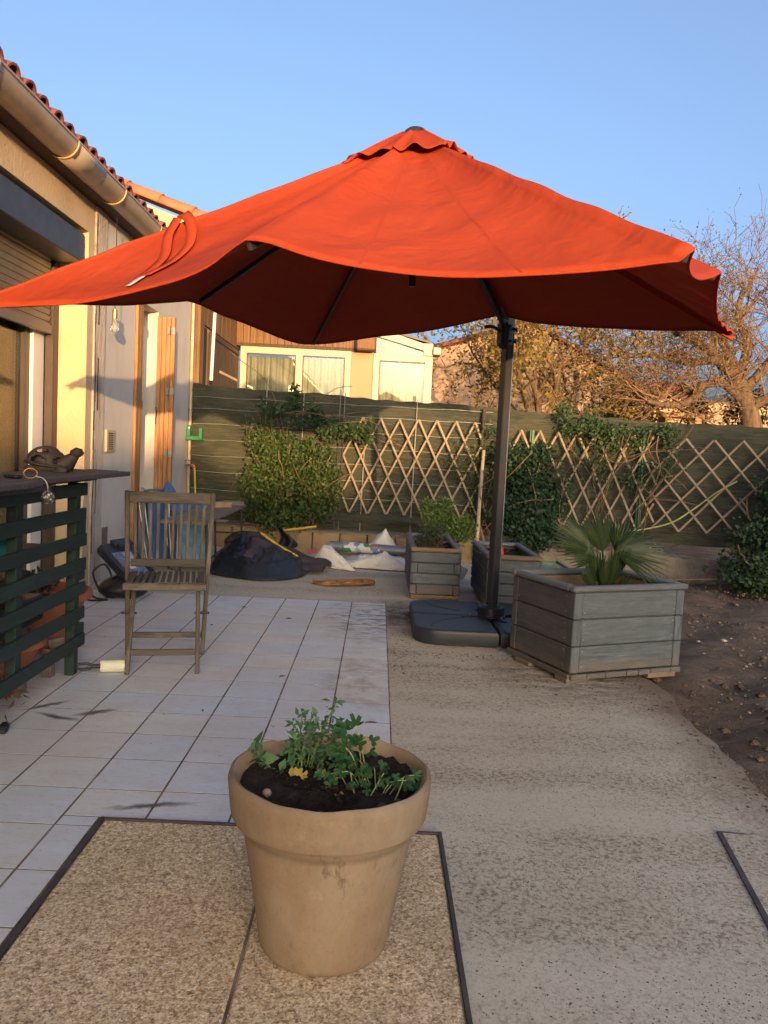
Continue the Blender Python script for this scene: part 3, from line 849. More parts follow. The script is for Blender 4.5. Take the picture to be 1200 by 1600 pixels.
# glazed opening with roller shutter under its box
bx = block('shutter_box', (-2.46, 2.4, 2.40), (-2.214, 5.885, 2.605), 'box', house, .006)
for k in range(13):
    z = 2.42 - k * .047
    if z > 1.93: piece('shutter_slat', Matrix.Translation((-2.432, 4.20, z - .02)) @ Matrix.Rotation(R(14), 4, 'Y'), (.012, 3.24, .044), 'alu_slat', house, .004)
block('shutter_end_bar', (-2.448, 2.6, 1.87), (-2.416, 5.83, 1.935), 'alu_slat', house, .004)
block('shutter_guide', (-2.47, 5.835, .02), (-2.405, 5.922, 2.398), 'alu_dark', house, .004)
win = MB(); win.span((-2.56, 5.66, .05), (-2.475, 5.832, 2.45)).build('window_frame', 'white_frame', house)
f2 = MB(); f2.span((-2.57, 5.585, .05), (-2.50, 5.658, 2.45)).span((-2.57, 2.6, .05), (-2.50, 5.583, .12)).build('sash_frame', 'alu_dark', house)
g_ = MB(); g_.span((-2.542, 2.6, .12), (-2.532, 5.583, 2.45)).build('pane', 'glass', house)
ct = MB(); rows = []
for z in (.1, 2.45): rows.append([(-2.62 + .022 * math.sin(y * 46) + .01 * math.sin(y * 19), y, z) for y in np.linspace(5.12, 5.75, 90)])
ct.grid(rows).build('curtain', 'curtain_green', house, 180)
dr = MB(); dr.span((-3.6, 2.4, .0), (-3.55, 5.98, 2.6)).span((-3.55, 2.4, .0), (-2.58, 2.45, 2.6)).span((-3.55, 5.93, .0), (-2.58, 5.98, 2.6)).span((-3.55, 2.45, -.05), (-2.58, 5.93, 0)).span((-3.55, 2.45, 2.6), (-2.58, 5.93, 2.65))
dr.build('room_interior', 'dark_room', house)
# side door: white frame, varnished shutters
df = MB()
df.span((-2.42, 7.224, .1), (-2.345, 7.30, 2.376)).span((-2.42, 7.30, 2.30), (-2.345, 7.70, 2.376)).span((-2.42, 7.70, .1), (-2.345, 7.776, 2.376)).span((-2.415, 7.31, .1), (-2.38, 7.37, 2.29)).span((-2.415, 7.63, .1), (-2.38, 7.69, 2.29)).span((-2.415, 7.37, .1), (-2.38, 7.63, .5))
door = df.build('door_frame', 'white_frame', house)
MB().span((-2.402, 7.37, .5), (-2.394, 7.63, 2.29)).build('door_pane', 'glass', door)
MB().span((-2.7, 7.3, .1), (-2.52, 7.7, 2.3)).build('door_curtain', 'curtain', door)
sh = MB()
for k in range(2): sh.span((WX + .004, 7.055 + k * .078, .12), (WX + .03, 7.131 + k * .078, 2.42), .003)
sh.build('folded_shutter', 'shutter_wood', house)
for z in (.55, 1.45, 2.2): MB().tube([(WX + .036, 7.205, z - .04), (WX + .036, 7.205, z + .04)], .007, 6).build('hinge', 'steel', house)
sh = MB()
for k in range(3): sh.span((WX + .005 + k * .044, 7.735, .12), (WX + .047 + k * .044, 7.765, 2.33), .003)
leaf = sh.build('open_shutter', 'shutter_wood', house)
sh = MB(); sh.span((WX + .140, 7.72, .12), (WX + .178, 7.762, 2.33), .003); sh.build('shutter_fold', 'shutter_wood', leaf)
for z in (.62, 1.02, 1.62, 2.2):
    MB().span((WX + .11, 7.713, z - .032), (WX + .182, 7.719, z + .032)).tube([(WX + .139, 7.71, z - .04), (WX + .139, 7.71, z + .04)], .007, 6).build('hinge', 'steel', leaf)
MB().tube([(WX + .015, 7.728, 1.3), (WX + .02, 7.70, 1.36), (WX + .03, 7.70, 1.42), (WX + .012, 7.725, 1.46)], .006, 6).build('latch', 'black_metal', leaf)
# vent grille, meter hatch, small outlet boxes
v_ = MB(); v_.span((WX + .001, 6.345, 1.03), (WX + .022, 6.525, 1.21), .004); vent = v_.build('vent_grille', 'pvc', house)
vs_ = MB()
for k in range(8):
    for a, b in ((6.385, 6.43), (6.44, 6.485)): vs_.span((WX + .0205, a, 1.05 + k * .018), (WX + .0235, b, 1.06 + k * .018))
vs_.build('vent_slot', 'black_plastic', vent)
MB().span((WX - .0, 6.33, .20), (WX + .004, 6.46, .42)).build('meter_recess', 'old_plank', house)
MB().span((WX + .001, 6.65, .18), (WX + .03, 6.80, .30), .004).build('outlet_box', 'pale_render', house)
# painted pipe with tap up the corner
tp = MB(); tp.tube([(WX + .03, 9.05, 2.8), (WX + .03, 9.05, .1)], .018, 10)
pipe = tp.build('wall_pipe', 'copper_pipe', house, 60)
for z in (.5, 1.5, 2.3): MB().tube([(WX + .03, 9.05, z), (WX + .03, 9.05, z + .02)], .024, 10).build('pipe_clip', 'steel', pipe)
t_ = MB(); t_.tube([(WX + .03, 9.03, .88), (WX + .03, 8.95, .885), (WX + .10, 8.93, .885)], .012, 8).tube([(WX + .03, 8.97, .885), (WX + .03, 8.97, .93)], .006, 6).tube([(WX, 8.97, .935), (WX + .06, 8.97, .935)], .007, 6)
t_.build('tap', 'steel', pipe, 60)
# green hose bracket and the yellow hose on the tap
hk = thing('hose_hanger', 'green plastic hose hanger on the house corner', 'hose hanger', (-2.15, 9.0, 1.2))
h_ = MB(); h_.span((-2.185, 8.97, 1.20), (-2.145, 9.02, 1.335), .006).span((-2.035, 8.90, 1.18), (-1.995, 8.95, 1.31), .006).span((-2.185, 8.93, 1.165), (-1.995, 8.98, 1.215), .006).span((-2.195, 9.0, 1.17), (-2.17, 9.06, 1.3))
h_.build('hanger_body', 'green_plastic', hk)
MB().span((-2.165, 8.966, 1.29), (-2.15, 8.972, 1.315)).build('hanger_slot', 'pale_render', hk)
hs = thing('garden_hose', 'yellow garden hose hanging from the tap by the house corner', 'hose', (-2.07, 8.92, .5))
MB().tube(smoothpts([(-2.10, 8.93, .885), (-2.075, 8.92, .86), (-2.06, 8.91, .7), (-2.05, 8.90, .45), (-2.06, 8.90, .15), (-2.0, 8.88, .03), (-1.85, 8.86, .02)]), .012, 8).build('hose_line', 'hose', hs, 60)
MB().tube([(-2.10, 8.93, .885), (-2.07, 8.92, .85)], .018, 8).build('coupling', 'red_plastic', hs, 60)
# light bulb on its flex under the canopy
lb = thing('hanging_bulb', 'clear glass light bulb hanging on a flex by the wall', 'light bulb', (-2.09, 6.2, 2.0))
MB().tube([(-2.09, 6.2, 2.82), (-2.09, 6.2, 2.13)], .003, 6).build('flex', 'black_plastic', lb)
MB().lathe((-2.09, 6.2, 2.06), [(.008, .075), (.019, .07), (.021, .02), (.018, .0)], 14).build('socket', 'brass', lb, 40)
MB().lathe((-2.09, 6.2, 1.955), [(.0, .0), (.018, .004), (.03, .02), (.033, .042), (.027, .068), (.017, .092), (.016, .106)], 18).build('glass_bulb', 'bulb', lb, 60)

# ================================================================== NEIGHBOUR'S HOUSE BEHIND THE FENCE
nb = thing('timber_clad_house', 'timber clad house end with dark brown shutter behind the left of the fence', 'house', (-2.4, 10.6, 0))
def nwall(name, a, b, m): MB().span(a, b).build(name, m, nb)
nwall('wall', (-6.0, 9.30, -.1), (-2.3, 9.5, 3.55), 'cream_render')
nwall('wall', (-2.5, 9.5, -.1), (-2.3, 12.7, 3.3), 'cream_render')
# gable above our roof with its verge of ridge tiles
gb = MB(); gb.prism([Vector((-6.0, 9.3, 3.55)), Vector((-2.31, 9.3, 3.55)), Vector((-2.31, 9.3, 3.66)), Vector((-5.0, 9.3, 4.60)), Vector((-6.0, 9.3, 4.25))], (0, 0, 0), (0, .2, 0)); gb.build('gable', 'cream_render', nb)
def half_tile(a, b, r):
    a, b = Vector(a), Vector(b); x = (b - a).normalized(); yv = Vector((0, 1, 0)); zv = x.cross(yv)
    if zv.z < 0: zv = -zv
    mb = MB(); rows = []
    for p, rr in ((a, r), (b, r * .86)):
        rows.append([p + yv * rr * math.cos(math.pi * j / 8) + zv * rr * math.sin(math.pi * j / 8) for j in range(9)])
    mb.grid(rows); return mb
va, vb = Vector((-5.0, 9.36, 4.63)), Vector((-1.55, 9.36, 3.47)); n_ = 9
for k in range(n_):
    p, q_ = va.lerp(vb, k / n_), va.lerp(vb, (k + 1.1) / n_)
    half_tile(q_ , p, .125).build('verge_tile', 'ridge', nb, 50, solid=.02)
nr = MB(); nr.prism([Vector((-5.0, 9.32, 4.55)), Vector((-1.6, 9.32, 3.40)), Vector((-1.6, 9.32, 3.34)), Vector((-5.0, 9.32, 4.45))], (0, 0, 0), (0, 3.2, 0)); nr.build('roof', 'rooftile', nb)
# clad side: post, boards above, shutter with strap hinge
block('corner_post', (-2.30, 9.42, 1.55), (-2.17, 9.62, 3.2), 'cladding', nb, .006)
for k in range(10): block('cladding_board', (-2.298, 9.66 + k * .30, 2.62), (-2.272, 9.66 + k * .30 + .288, 3.25), 'cladding', nb, .004)
MB().span((-2.299, 9.66, 1.2), (-2.285, 10.3, 2.6)).build('dark_opening', 'dark_room', nb)
shut = MB().span((-2.275, 10.34, 1.15), (-2.264, 12.27, 2.575)).build('shutter', 'dark_shutter', nb)
for k in range(9): block('board', (-2.262, 10.34 + k * .215, 1.15), (-2.232, 10.34 + k * .215 + .209, 2.58), 'dark_shutter', shut, .004)
MB().span((-2.2315, 10.9, 2.10), (-2.226, 12.2, 2.135)).build('strap_hinge', 'bracket', shut)
MB().span((-2.2315, 10.34, 2.50), (-2.215, 12.27, 2.56)).build('top_batten', 'dark_shutter', shut)
MB().tube([(-2.12, 9.95, 2.75), (-2.14, 9.95, 1.92)], .022, 8).build('white_conduit', 'white_frame', nb, 60)
# conservatory facing us
cons = thing('conservatory', 'cream framed conservatory with drawn curtains behind the fence', 'conservatory', (-.7, 12.4, 0))
CY = 12.3
def cw(name, a, b, m, bev=0): return MB().span(a, b, bev).build(name, m, cons)
cw('sill_wall', (-2.25, CY, -.1), (.74, CY + .2, 1.0), 'peach_render')
cw('pillar', (-.50, CY + .01, 1.0), (-.165, CY + .2, 2.72), 'peach_render')
for k in range(20): block('cladding_board', (-2.27 + k * .105, CY - .04, 2.70), (-2.27 + k * .105 + .1, CY + .02, 3.3), 'cladding', cons, .004)
cw('lintel', (-2.27, CY - .05, 2.655), (-.17, CY + .02, 2.698), 'dark_shutter')
cw('beam_end', (-.42, CY - .30, 2.655), (-.14, CY - .052, 2.86), 'cladding', .02)
def window(x0, x1, z0, z1, mull):
    f = MB(); f.span((x0, CY - .02, z0), (x0 + .09, CY + .06, z1)).span((x1 - .09, CY - .02, z0), (x1, CY + .06, z1)).span((x0 + .09, CY - .02, z1 - .10), (x1 - .09, CY + .06, z1)).span((x0 + .09, CY - .02, z0), (x1 - .09, CY + .06, z0 + .08))
    for m in mull: f.span((m - .05, CY - .03, z0 + .08), (m + .05, CY + .07, z1 - .10))
    w = f.build('window', 'pvc', cons)
    ed = [x0 + .09] + [k for m in mull for k in (m - .05, m + .05)] + [x1 - .09]
    for a, b in zip(ed[::2], ed[1::2]):
        g = MB(); g.span((a + .003, CY + .0, z0 + .083), (b - .003, CY + .006, z1 - .103)); g.build('pane', 'glass', w)
        s = MB(); i_ = .018
        s.span((a, CY - .004, z0 + .083), (a + i_, CY + .02, z1 - .103)).span((b - i_, CY - .004, z0 + .083), (b, CY + .02, z1 - .103)).span((a + i_, CY - .004, z1 - .103 - i_), (b - i_, CY + .02, z1 - .103)); s.build('gasket', 'alu_dark', w)
        c = MB(); xs = np.linspace(a, b, 70); ph = random.random() * 6
        c.grid([[(x, CY + .11 + .025 * math.sin(x * 62 + ph + .5 * math.sin(x * 11)) + .012 * math.sin(x * 23), z) for x in xs] for z in (z0, z1 - .14)]); c.build('curtain', 'curtain', w, 180)
window(-2.20, -.505, 1.0, 2.655, [-1.30])
window(-.16, .745, 1.0, 2.64, [])
cw('corner_mullion', (.63, CY - .05, .9), (.745, CY - .022, 2.58), 'pvc')
# lean-to roof: sloping beam, transom light
rb_ = MB(); rb_.prism([Vector((-.13, CY - .06, 2.90)), Vector((.66, CY - .06, 2.70)), Vector((.66, CY - .06, 2.80)), Vector((-.13, CY - .06, 3.03))][::-1], (0, 0, 0), (0, .10, 0)); rb_.build('rafter', 'pvc', cons)
cw('eave_block', (.60, CY - .08, 2.64), (.74, CY - .0, 2.82), 'pvc'); cw('gutter_end', (.742, CY - .16, 2.65), (.86, CY + .2, 2.76), 'pvc', .01)
tl = MB(); tl.prism([Vector((-.13, CY - .0, 2.642)), Vector((.60, CY - .0, 2.642)), Vector((.60, CY - .0, 2.70)), Vector((-.13, CY - .0, 2.90))][::-1], (0, 0, 0), (0, .02, 0)); tl.build('transom_glass', 'glass', cons)
tb = MB(); tb.prism([Vector((-.25, CY - .08, 3.04)), Vector((.72, CY - .08, 2.82)), Vector((.72, CY - .08, 2.84)), Vector((-.25, CY - .08, 3.09))][::-1], (0, 0, 0), (0, 3.5, 0)); tb.build('roof_sheet', 'alu_dark', cons)
bw_ = MB(); bw_.span((-2.25, 15.8, -.1), (.74, 16.0, 2.8)).span((.70, CY + .3, -.1), (.74, 15.8, 2.62)).build('rear_wall', 'peach_render', cons)

# garage with a tiled verge, and the garden wall running on from it
gar = thing('peach_garage', 'peach rendered gable wall with red tiled verge behind the trees', 'building', (3.2, 20, 0))
pk = Vector((3.6, 20, 4.48)); el, er = Vector((.9, 20, 3.60)), Vector((6.0, 20, 3.25))
gm = MB(); gm.prism([Vector((.9, 20, -.1)), Vector((6.0, 20, -.1)), er, pk, el], (0, 0, 0), (0, 6, 0)); gm.build('wall', 'peach_render', gar)
for (a, b, n_) in ((el + Vector((-.25, 0, -.05)), pk, 9), (er + Vector((.3, 0, -.12)), pk, 9)):
    for k in range(n_):
        half_tile(a.lerp(b, k / n_) + Vector((0, .02, .03)), a.lerp(b, (k + 1.08) / n_) + Vector((0, .02, .03)), .11).build('verge_tile', 'rooftile', gar, 50, solid=.02)
rm = MB(); rm.prism([el + Vector((0, .1, .02)), pk + Vector((0, .1, .02)), pk + Vector((0, .1, .08)), el + Vector((0, .1, .08))], (0, 0, 0), (0, 6, 0))
rm.prism([pk + Vector((0, .1, .02)), er + Vector((0, .1, .02)), er + Vector((0, .1, .08)), pk + Vector((0, .1, .08))], (0, 0, 0), (0, 6, 0)); rm.build('roof', 'rooftile', gar)
MB().span((2.02, 19.96, .6), (2.42, 19.995, 2.25)).build('door', 'dark_shutter', gar)
gw = tag(MB().span((6.05, 21.5, -.1), (15, 21.8, 2.95)).build('garden_wall', 'peach_render'), 'long low peach rendered garden wall behind the bare tree', 'wall')
cottage = thing('far_cottage', 'small far house roof seen through the bare branches', 'house', (9.5, 30, 0))
MB().span((7, 30, -.1), (12, 34, 3.3)).build('wall', 'peach_render', cottage)
rr = MB(); rr.prism([Vector((6.7, 29.8, 3.3)), Vector((6.7, 34.2, 3.3)), Vector((6.7, 32, 4.5))], (0, 0, 0), (5.6, 0, 0)); rr.build('roof', 'rooftile', cottage)

# ================================================================== FENCE WITH GREEN WINDBREAK
FL = [(-2.16, 9.05, 1.81), (1.2, 8.72, 1.69), (2.77, 8.5, 1.625), (3.86, 7.95, 1.58), (5.8, 6.9, 1.52)]
def fpt(x, z=0.0, off=0.0):
    """point on the fence line at world x, 'off' metres towards the terrace"""
    for (x0, y0, h0), (x1, y1, h1) in zip(FL[:-1], FL[1:]):
        if x <= x1 or (x1, y1, h1) == FL[-1]:
            t = (x - x0) / (x1 - x0); return Vector((x, y0 + (y1 - y0) * t - off, z))
def ftop(x):
    for (x0, y0, h0), (x1, y1, h1) in zip(FL[:-1], FL[1:]):
        if x <= x1 or (x1, y1, h1) == FL[-1]:
            return h0 + (h1 - h0) * (x - x0) / (x1 - x0)
fence = thing('windbreak_fence', 'dark green windbreak screen fence with pale wires along the back of the yard', 'fence', (.5, 8.8, 0))
def screen(name, xa, xb, zb, amp=.018):
    mb = MB(); nx = int((xb - xa) / .035); rows = []
    for i in range(nx + 1):
        x = xa + (xb - xa) * i / nx; row = []
        for j in range(37):
            t = j / 36
            top = ftop(x) - .018 * abs(math.sin((x + 2.1) * 2.2)) + .006 * math.sin(x * 23)
            bot = zb + .03 * math.sin(x * 2.3) + .012 * math.sin(x * 7)
            z = bot + (top - bot) * t
            w = amp * (math.sin(x * 3.7 + z * 9) * .5 + math.sin(z * 31 + math.sin(x * 2.4) * 3.2 + x) * .26 + math.sin(x * 11 + z * 17) * .26 + .15 * math.sin(z * 58 + math.sin(x * 5) * 2.6) + .3 * math.sin(x * 6.3 - z * 13 + math.sin(z * 7)))
            if x < -1.9: w += amp * .8 * math.sin(z * 44 + x * 20)
            p = fpt(x, z); row.append((p.x, p.y - w, z))
        rows.append(row)
    mb.grid(rows); return mb.build(name, 'screen', fence, 180)
screen('screen', -2.15, 1.24, .25)
screen('screen', 1.20, 5.75, .30)
for k, z in enumerate((.42, .62, .82, 1.0, 1.18, 1.36, 1.53, 1.66)):
    mb = MB(); mb.tube([fpt(x, z - .03 * (x + 2.1) / 3.4 + .004 * math.sin(x * 9 + k), .034) for x in np.linspace(-2.13, 1.22, 60)], .0022, 4, False); mb.build('wire', 'wire', fence)
for x, t, m in ((-1.30, 1.76, 'wire'), (-.88, 1.74, 'wire'), (-.47, 1.80, 'steel'), (-.42, 1.78, 'steel'), (.38, 1.72, 'wire'), (-.18, 1.2, 'wire')):
    MB().tube([fpt(x, .2, .045), fpt(x + .01, t, .045)], .006, 6).build('wire_tie', m, fence)
for x in (1.64, 2.79, 4.4):
    mb = MB(); p = fpt(x, 0, .07)
    mb.span((p.x - .022, p.y - .02, -.1), (p.x + .022, p.y + .004, 1.45)).span((p.x - .005, p.y - .045, -.1), (p.x + .005, p.y - .0205, 1.45)); mb.build('green_post', 'green_post', fence)
MB().tube([fpt(1.10, .2, .06), fpt(1.12, 1.66, .06)], .022, 8).build('post', 'rust', fence, 60)
# loose lower hem of the screen, fallen forward over the blocks
hem = MB(); rows = []
for x in np.linspace(-1.2, 1.15, 70):
    p = fpt(x, 0); s_ = .5 + .5 * math.sin(x * 2.6 + .4)
    rows.append([(p.x, p.y - .03, .46 - .02 * s_), (p.x, p.y - .075 - .03 * s_, .41 - .03 * s_), (p.x, p.y - .05, .34), (p.x, p.y - .045, .24 + .02 * math.sin(x * 9))])
hem.grid(rows); hem.build('fallen_hem', 'screen', fence, 180)

# low wall of sandstone blocks on the left, cast kerb on the right
blocks = thing('block_wall', 'low wall of tan sandstone blocks under the left half of the fence', 'wall', (-.5, 8.6, 0))
def bl(x): return 8.83 - .135 * (x + 2.2)
for k in range(11):
    x0 = -2.19 + k * .302; x1 = x0 + .296
    a = Vector((x0, bl(x0), .10)); b = Vector((x1, bl(x1), .10))
    M = Matrix.Translation((a + b) / 2 + Vector((0, .07 + random.uniform(-.006, .006), .01 + random.uniform(-.006, .006)))) @ Matrix.Rotation(-.134 + random.uniform(-.015, .015), 4, 'Z')
    piece('block', M, (.292, .14, .235), 'block', blocks, .008)
cp = MB(); cp.prism([Vector((-2.19, bl(-2.19) + .005, .2285)), Vector((1.12, bl(1.12) + .005, .2285)), Vector((1.12, bl(1.12) + .26, .2285)), Vector((-2.19, bl(-2.19) + .26, .2285))], (0, 0, 0), (0, 0, .02)); cp.build('mortar_cap', 'kerb', blocks)
kerb = thing('concrete_kerb', 'rough cast concrete kerb under the right half of the fence', 'kerb', (2.8, 8.5, 0))
kb = MB(); rows = []
for x in np.linspace(1.2, 5.6, 90):
    p = fpt(x, 0, .05); h = .20 + .02 * math.sin(x * 5.1) + random.uniform(-.012, .012); d = .02 * math.sin(x * 7) + random.uniform(-.01, .01)
    rows.append([(p.x, p.y - .12 - d, -.1), (p.x, p.y - .105 - d, h * .6), (p.x, p.y - .08 - d, h), (p.x, p.y + .10, h + .02), (p.x, p.y + .12, -.1)])
kb.grid(rows); kb.build('kerb_body', 'kerb', kerb, 40)
stones('kerb_rubble', [(x := random.uniform(2.6, 4.6), fpt(x, 0, .26).y + random.gauss(0, .07), -.03) for _ in range(160)], .012, .06, 'kerb')

# ------------------------------------------------------------------ expanding lattice trellises
def trellis(label, x0, x1, zt, zb, pitch, run, n0, skip=(), jit=.006):
    t = thing('lattice_trellis', label, 'trellis', tuple(fpt((x0 + x1) / 2, zb, .08)), 'wooden lattice trellises on the fence')
    H = zt - zb
    def seg(x, d, off):
        pts = []                                            # clip one lath to the panel's ends
        a, b = 0.0, 1.0
        if d > 0:
            if x < x0: a = (x0 - x) / run
            if x + run > x1: b = (x1 - x) / run
        else:
            if x > x1: a = (x - x1) / run
            if x - run < x0: b = (x - x0) / run
        if b - a < .12: return
        j = [random.uniform(-jit, jit) for _ in range(4)]
        p = fpt(x + d * run * a + j[0], zt - H * a + .018 + j[1], off); q = fpt(x + d * run * b + j[2], zt - H * b - .018 + j[3], off)
        plank('lath', p, q, .021, .008, 'slat', t, (0, -1, 0), .0015)
    k = -8
    while True:
        x = n0 + k * pitch
        if x > x1 + run: break
        if k not in skip:
            if x + run > x0 and x < x1: seg(x, 1, .098)
            if x - run < x1 and x > x0: seg(x, -1, .084)
        k += 1
    return t
trellis('wooden lattice trellis left of the parasol mast, lit by low sun at its top', -.40, 1.10, 1.49, .47, .205, .51, -.205)
trellis('wooden lattice trellis behind the palm, laced with bare climber stems', 1.30, 2.93, 1.43, .46, .195, .48, 1.33)
trellis('stretched wooden lattice trellis with wide diamonds at the right edge of the fence', 2.88, 4.25, 1.41, .48, .245, .74, 2.92)
bam = thing('bamboo_cane', 'thick pale bamboo cane leaning on the fence between two trellises', 'cane', (1.09, 8.45, 0))
MB().tube([(1.075, 8.30, .10), (1.10, 8.46, .70), (1.125, 8.56, 1.21)], [.022, .021, .019], 10).build('cane', 'bamboo', bam, 60)
MB().tube([(1.075, 8.295, .05), (1.076, 8.30, .22)], .0245, 10).build('sleeve', 'grey_metal', bam, 60)
bt_ = tag(MB().tube([(1.23, 8.36, .02), (1.10, 8.47, .44)], .016, 5).build('wooden_batten', 'raw_pine'), 'short raw wooden batten leaning beside the bamboo cane', 'batten')

# ------------------------------------------------------------------ plants on the fence
def stem_tubes(name, lines, m, parent, kind=None):
    mb = MB()
    for pts, r in lines: mb.tube(pts, r, 5, False)
    o = mb.build(name, m, parent, 180)
    if kind: o['kind'] = kind
    return o
def wander(p, d, n, step, jig=.35, up=.0):
    p = Vector(p); d = Vector(d).normalized(); out = [p.copy()]
    for _ in range(n):
        d = (d + Vector([random.gauss(0, jig) for _ in range(3)]) + Vector((0, 0, up))).normalized()
        p = p + d * step; out.append(p.copy())
    return out
bush = thing('leafy_bush', 'dense bright green climbing bush against the fence left of the first trellis', 'bush', (-1.0, 8.6, .2))
P = clumped([((-.98, 8.62, .86), (.48, .20, .34), 3), ((-1.05, 8.60, .60), (.50, .24, .36), 3), ((-1.22, 8.66, 1.18), (.25, .13, .17), 1.2), ((-.62, 8.66, .72), (.24, .17, .36), 1.4), ((-1.10, 8.60, .38), (.32, .18, .16), .9), ((-.85, 8.66, 1.12), (.36, .13, .12), .9)], 1500, 7, .028, .5)
leaves('foliage', P, .036, 'shrub_leaf', bush, .62, face=(0, -1, .5))
lines = [(wander((-1.0 + random.uniform(-.35, .4), 8.72, .22), (random.uniform(-.3, .3), -.1, 1), 11, .09, .25, .1), .006) for _ in range(16)]
sp = [wander((-1.3 + random.uniform(-.15, .3), 8.6, 1.15), (random.uniform(-.9, -.1), -.05, .9), 6, .055, .2) for _ in range(13)]
lines += [(s_, .0025) for s_ in sp]
stem_tubes('stems', lines, 'stem_brown', bush)
leaves('shoot_leaves', np.array([tuple(q + Vector((0, -.01, 0))) for s_ in sp for q in s_ for _ in (0, 1)]), .032, 'shrub_leaf', bush, .5)
ivy = thing('trailing_creeper', 'dark green creeper trailing along the top of the fence above the bush', 'creeper', (-.7, 8.75, 1.4))
P = np.concatenate([clumped([((-.54, 8.66, 1.38), (.20, .10, .11), 3), ((-.28, 8.66, 1.36), (.16, .09, .09), 2.4), ((-.85, 8.70, 1.47), (.20, .08, .09), 1), ((-1.18, 8.72, 1.55), (.15, .08, .10), 1.3), ((-.95, 8.74, 1.68), (.06, .06, .16), .9), ((-.72, 8.72, 1.54), (.05, .05, .12), .7), ((-1.25, 8.7, 1.38), (.12, .07, .09), .6), ((-.12, 8.64, 1.34), (.07, .06, .14), .8)], 290, 6, .03, .3)])
leaves('foliage', P, .042, 'climber_leaf', ivy, .6, face=(0, -1, .5))
lines = [(smoothpts([(-.95, 8.76, .3), (-1.0, 8.74, .9), (-1.1, 8.74, 1.45), (-1.28, 8.73, 1.85), (-1.55, 8.73, 2.05), (-1.66, 8.73, 2.13)]), .004)]
lines += [(wander((-1.1 + .1 * k, 8.72, 1.5), (1, 0, .1 - .03 * k), 9, .09, .25), .004) for k in range(8)]
stem_tubes('stems', lines, 'stem_brown', ivy)
clump = thing('ivy_clump', 'dark ivy clump on the fence just right of the parasol mast', 'ivy', (1.55, 8.4, .1))
P = clumped([((1.52, 8.50, .95), (.30, .13, .30), 2.3), ((1.55, 8.46, .55), (.36, .18, .34), 3.4), ((1.72, 8.45, .33), (.28, .15, .18), 1.2), ((1.35, 8.55, 1.16), (.16, .10, .15), .9), ((1.86, 8.5, .72), (.13, .1, .28), .8), ((1.7, 8.56, 1.22), (.2, .08, .1), .7)], 1050, 7, .03, .4)
leaves('foliage', P, .040, 'ivy_leaf', clump, .75, face=(0, -1, .3))
stem_tubes('stems', [(wander((1.5 + random.uniform(-.25, .3), 8.55, .1), (random.uniform(-.2, .2), 0, 1), 11, .1, .25, .1), .006) for _ in range(9)], 'stem_brown', clump)
post_ivy = thing('thin_creeper', 'thin creeper climbing the post where the first trellis ends', 'creeper', (1.05, 8.55, .2))
P = clumped([((1.02, 8.58, 1.12), (.16, .06, .34), 1.6), ((1.08, 8.58, .7), (.09, .06, .4), 1), ((1.18, 8.6, 1.42), (.16, .06, .08), .8), ((.80, 8.58, 1.1), (.2, .04, .25), .5)], 150, 4, .03, .1)
leaves('foliage', P, .03, 'climber_leaf', post_ivy, .6, face=(0, -1, .4))
stem_tubes('stems', [(wander((1.05 + random.uniform(-.06, .06), 8.58, .15), (random.uniform(-.1, .1), 0, 1), 14, .09, .22, .12), .006) for _ in range(5)], 'stem_brown', post_ivy)
clb = thing('climbing_shrub', 'half bare climber with twisting stems over the trellis behind the palm', 'climber', (2.5, 8.3, .1))
P = np.concatenate([clumped([((2.10, 8.44, 1.50), (.22, .10, .10), 1.6), ((2.42, 8.40, 1.48), (.26, .10, .09), 1.8), ((2.72, 8.36, 1.45), (.16, .09, .10), 1.1), ((2.98, 8.24, 1.44), (.13, .08, .17), 1.2), ((1.95, 8.46, 1.66), (.09, .06, .10), .7), ((2.25, 8.44, 1.62), (.05, .05, .12), .4), ((2.35, 8.40, 1.15), (.28, .06, .22), .8), ((2.72, 8.34, .98), (.26, .06, .2), .6), ((2.05, 8.42, .95), (.2, .06, .25), .5), ((3.0, 8.2, 1.12), (.16, .06, .12), .4), ((2.5, 8.36, 1.34), (.3, .07, .1), 1.0)], 560, 5, .032, .2)])
leaves('foliage', P, .038, 'climber_leaf', clb, .55, face=(0, -1, .4))
lines = []
for _ in range(15):
    lines.append((smoothpts(wander((random.uniform(2.2, 3.05), 8.38, .12), (random.uniform(-.35, .25), -.03, 1), 9, .16, .3, .1), 3), random.choice([.004, .005, .007])))
for (x, z, dx, dz) in ((3.3, .75, -1, .25), (3.2, .9, -.9, .5), (2.2, 1.35, .8, -.4), (2.0, 1.3, .7, -.5), (3.1, 1.2, -.6, -.4), (2.9, 1.3, .9, -.15), (2.6, 1.2, .8, .2)):
    lines.append((smoothpts(wander((x, fpt(x, 0, .14).y, z), (dx, -.02, dz), 7, .13, .28), 3), .005))
stem_tubes('stems', lines, 'stem_brown', clb)
stem_tubes('long_stem', [(smoothpts([(3.62, 7.95, 1.02), (3.45, 8.0, .9), (3.25, 8.05, .72), (3.02, 8.05, .56), (2.72, 8.08, .47), (2.45, 8.1, .44)]), .009), (smoothpts([(2.55, 8.2, .16), (2.75, 8.15, .22), (2.9, 8.1, .33)]), .006)], 'stem_pale', clb)
hedge = thing('dark_shrub', 'dark green glossy shrub spilling over the soil at the right edge of the yard', 'shrub', (3.9, 7.5, 0))
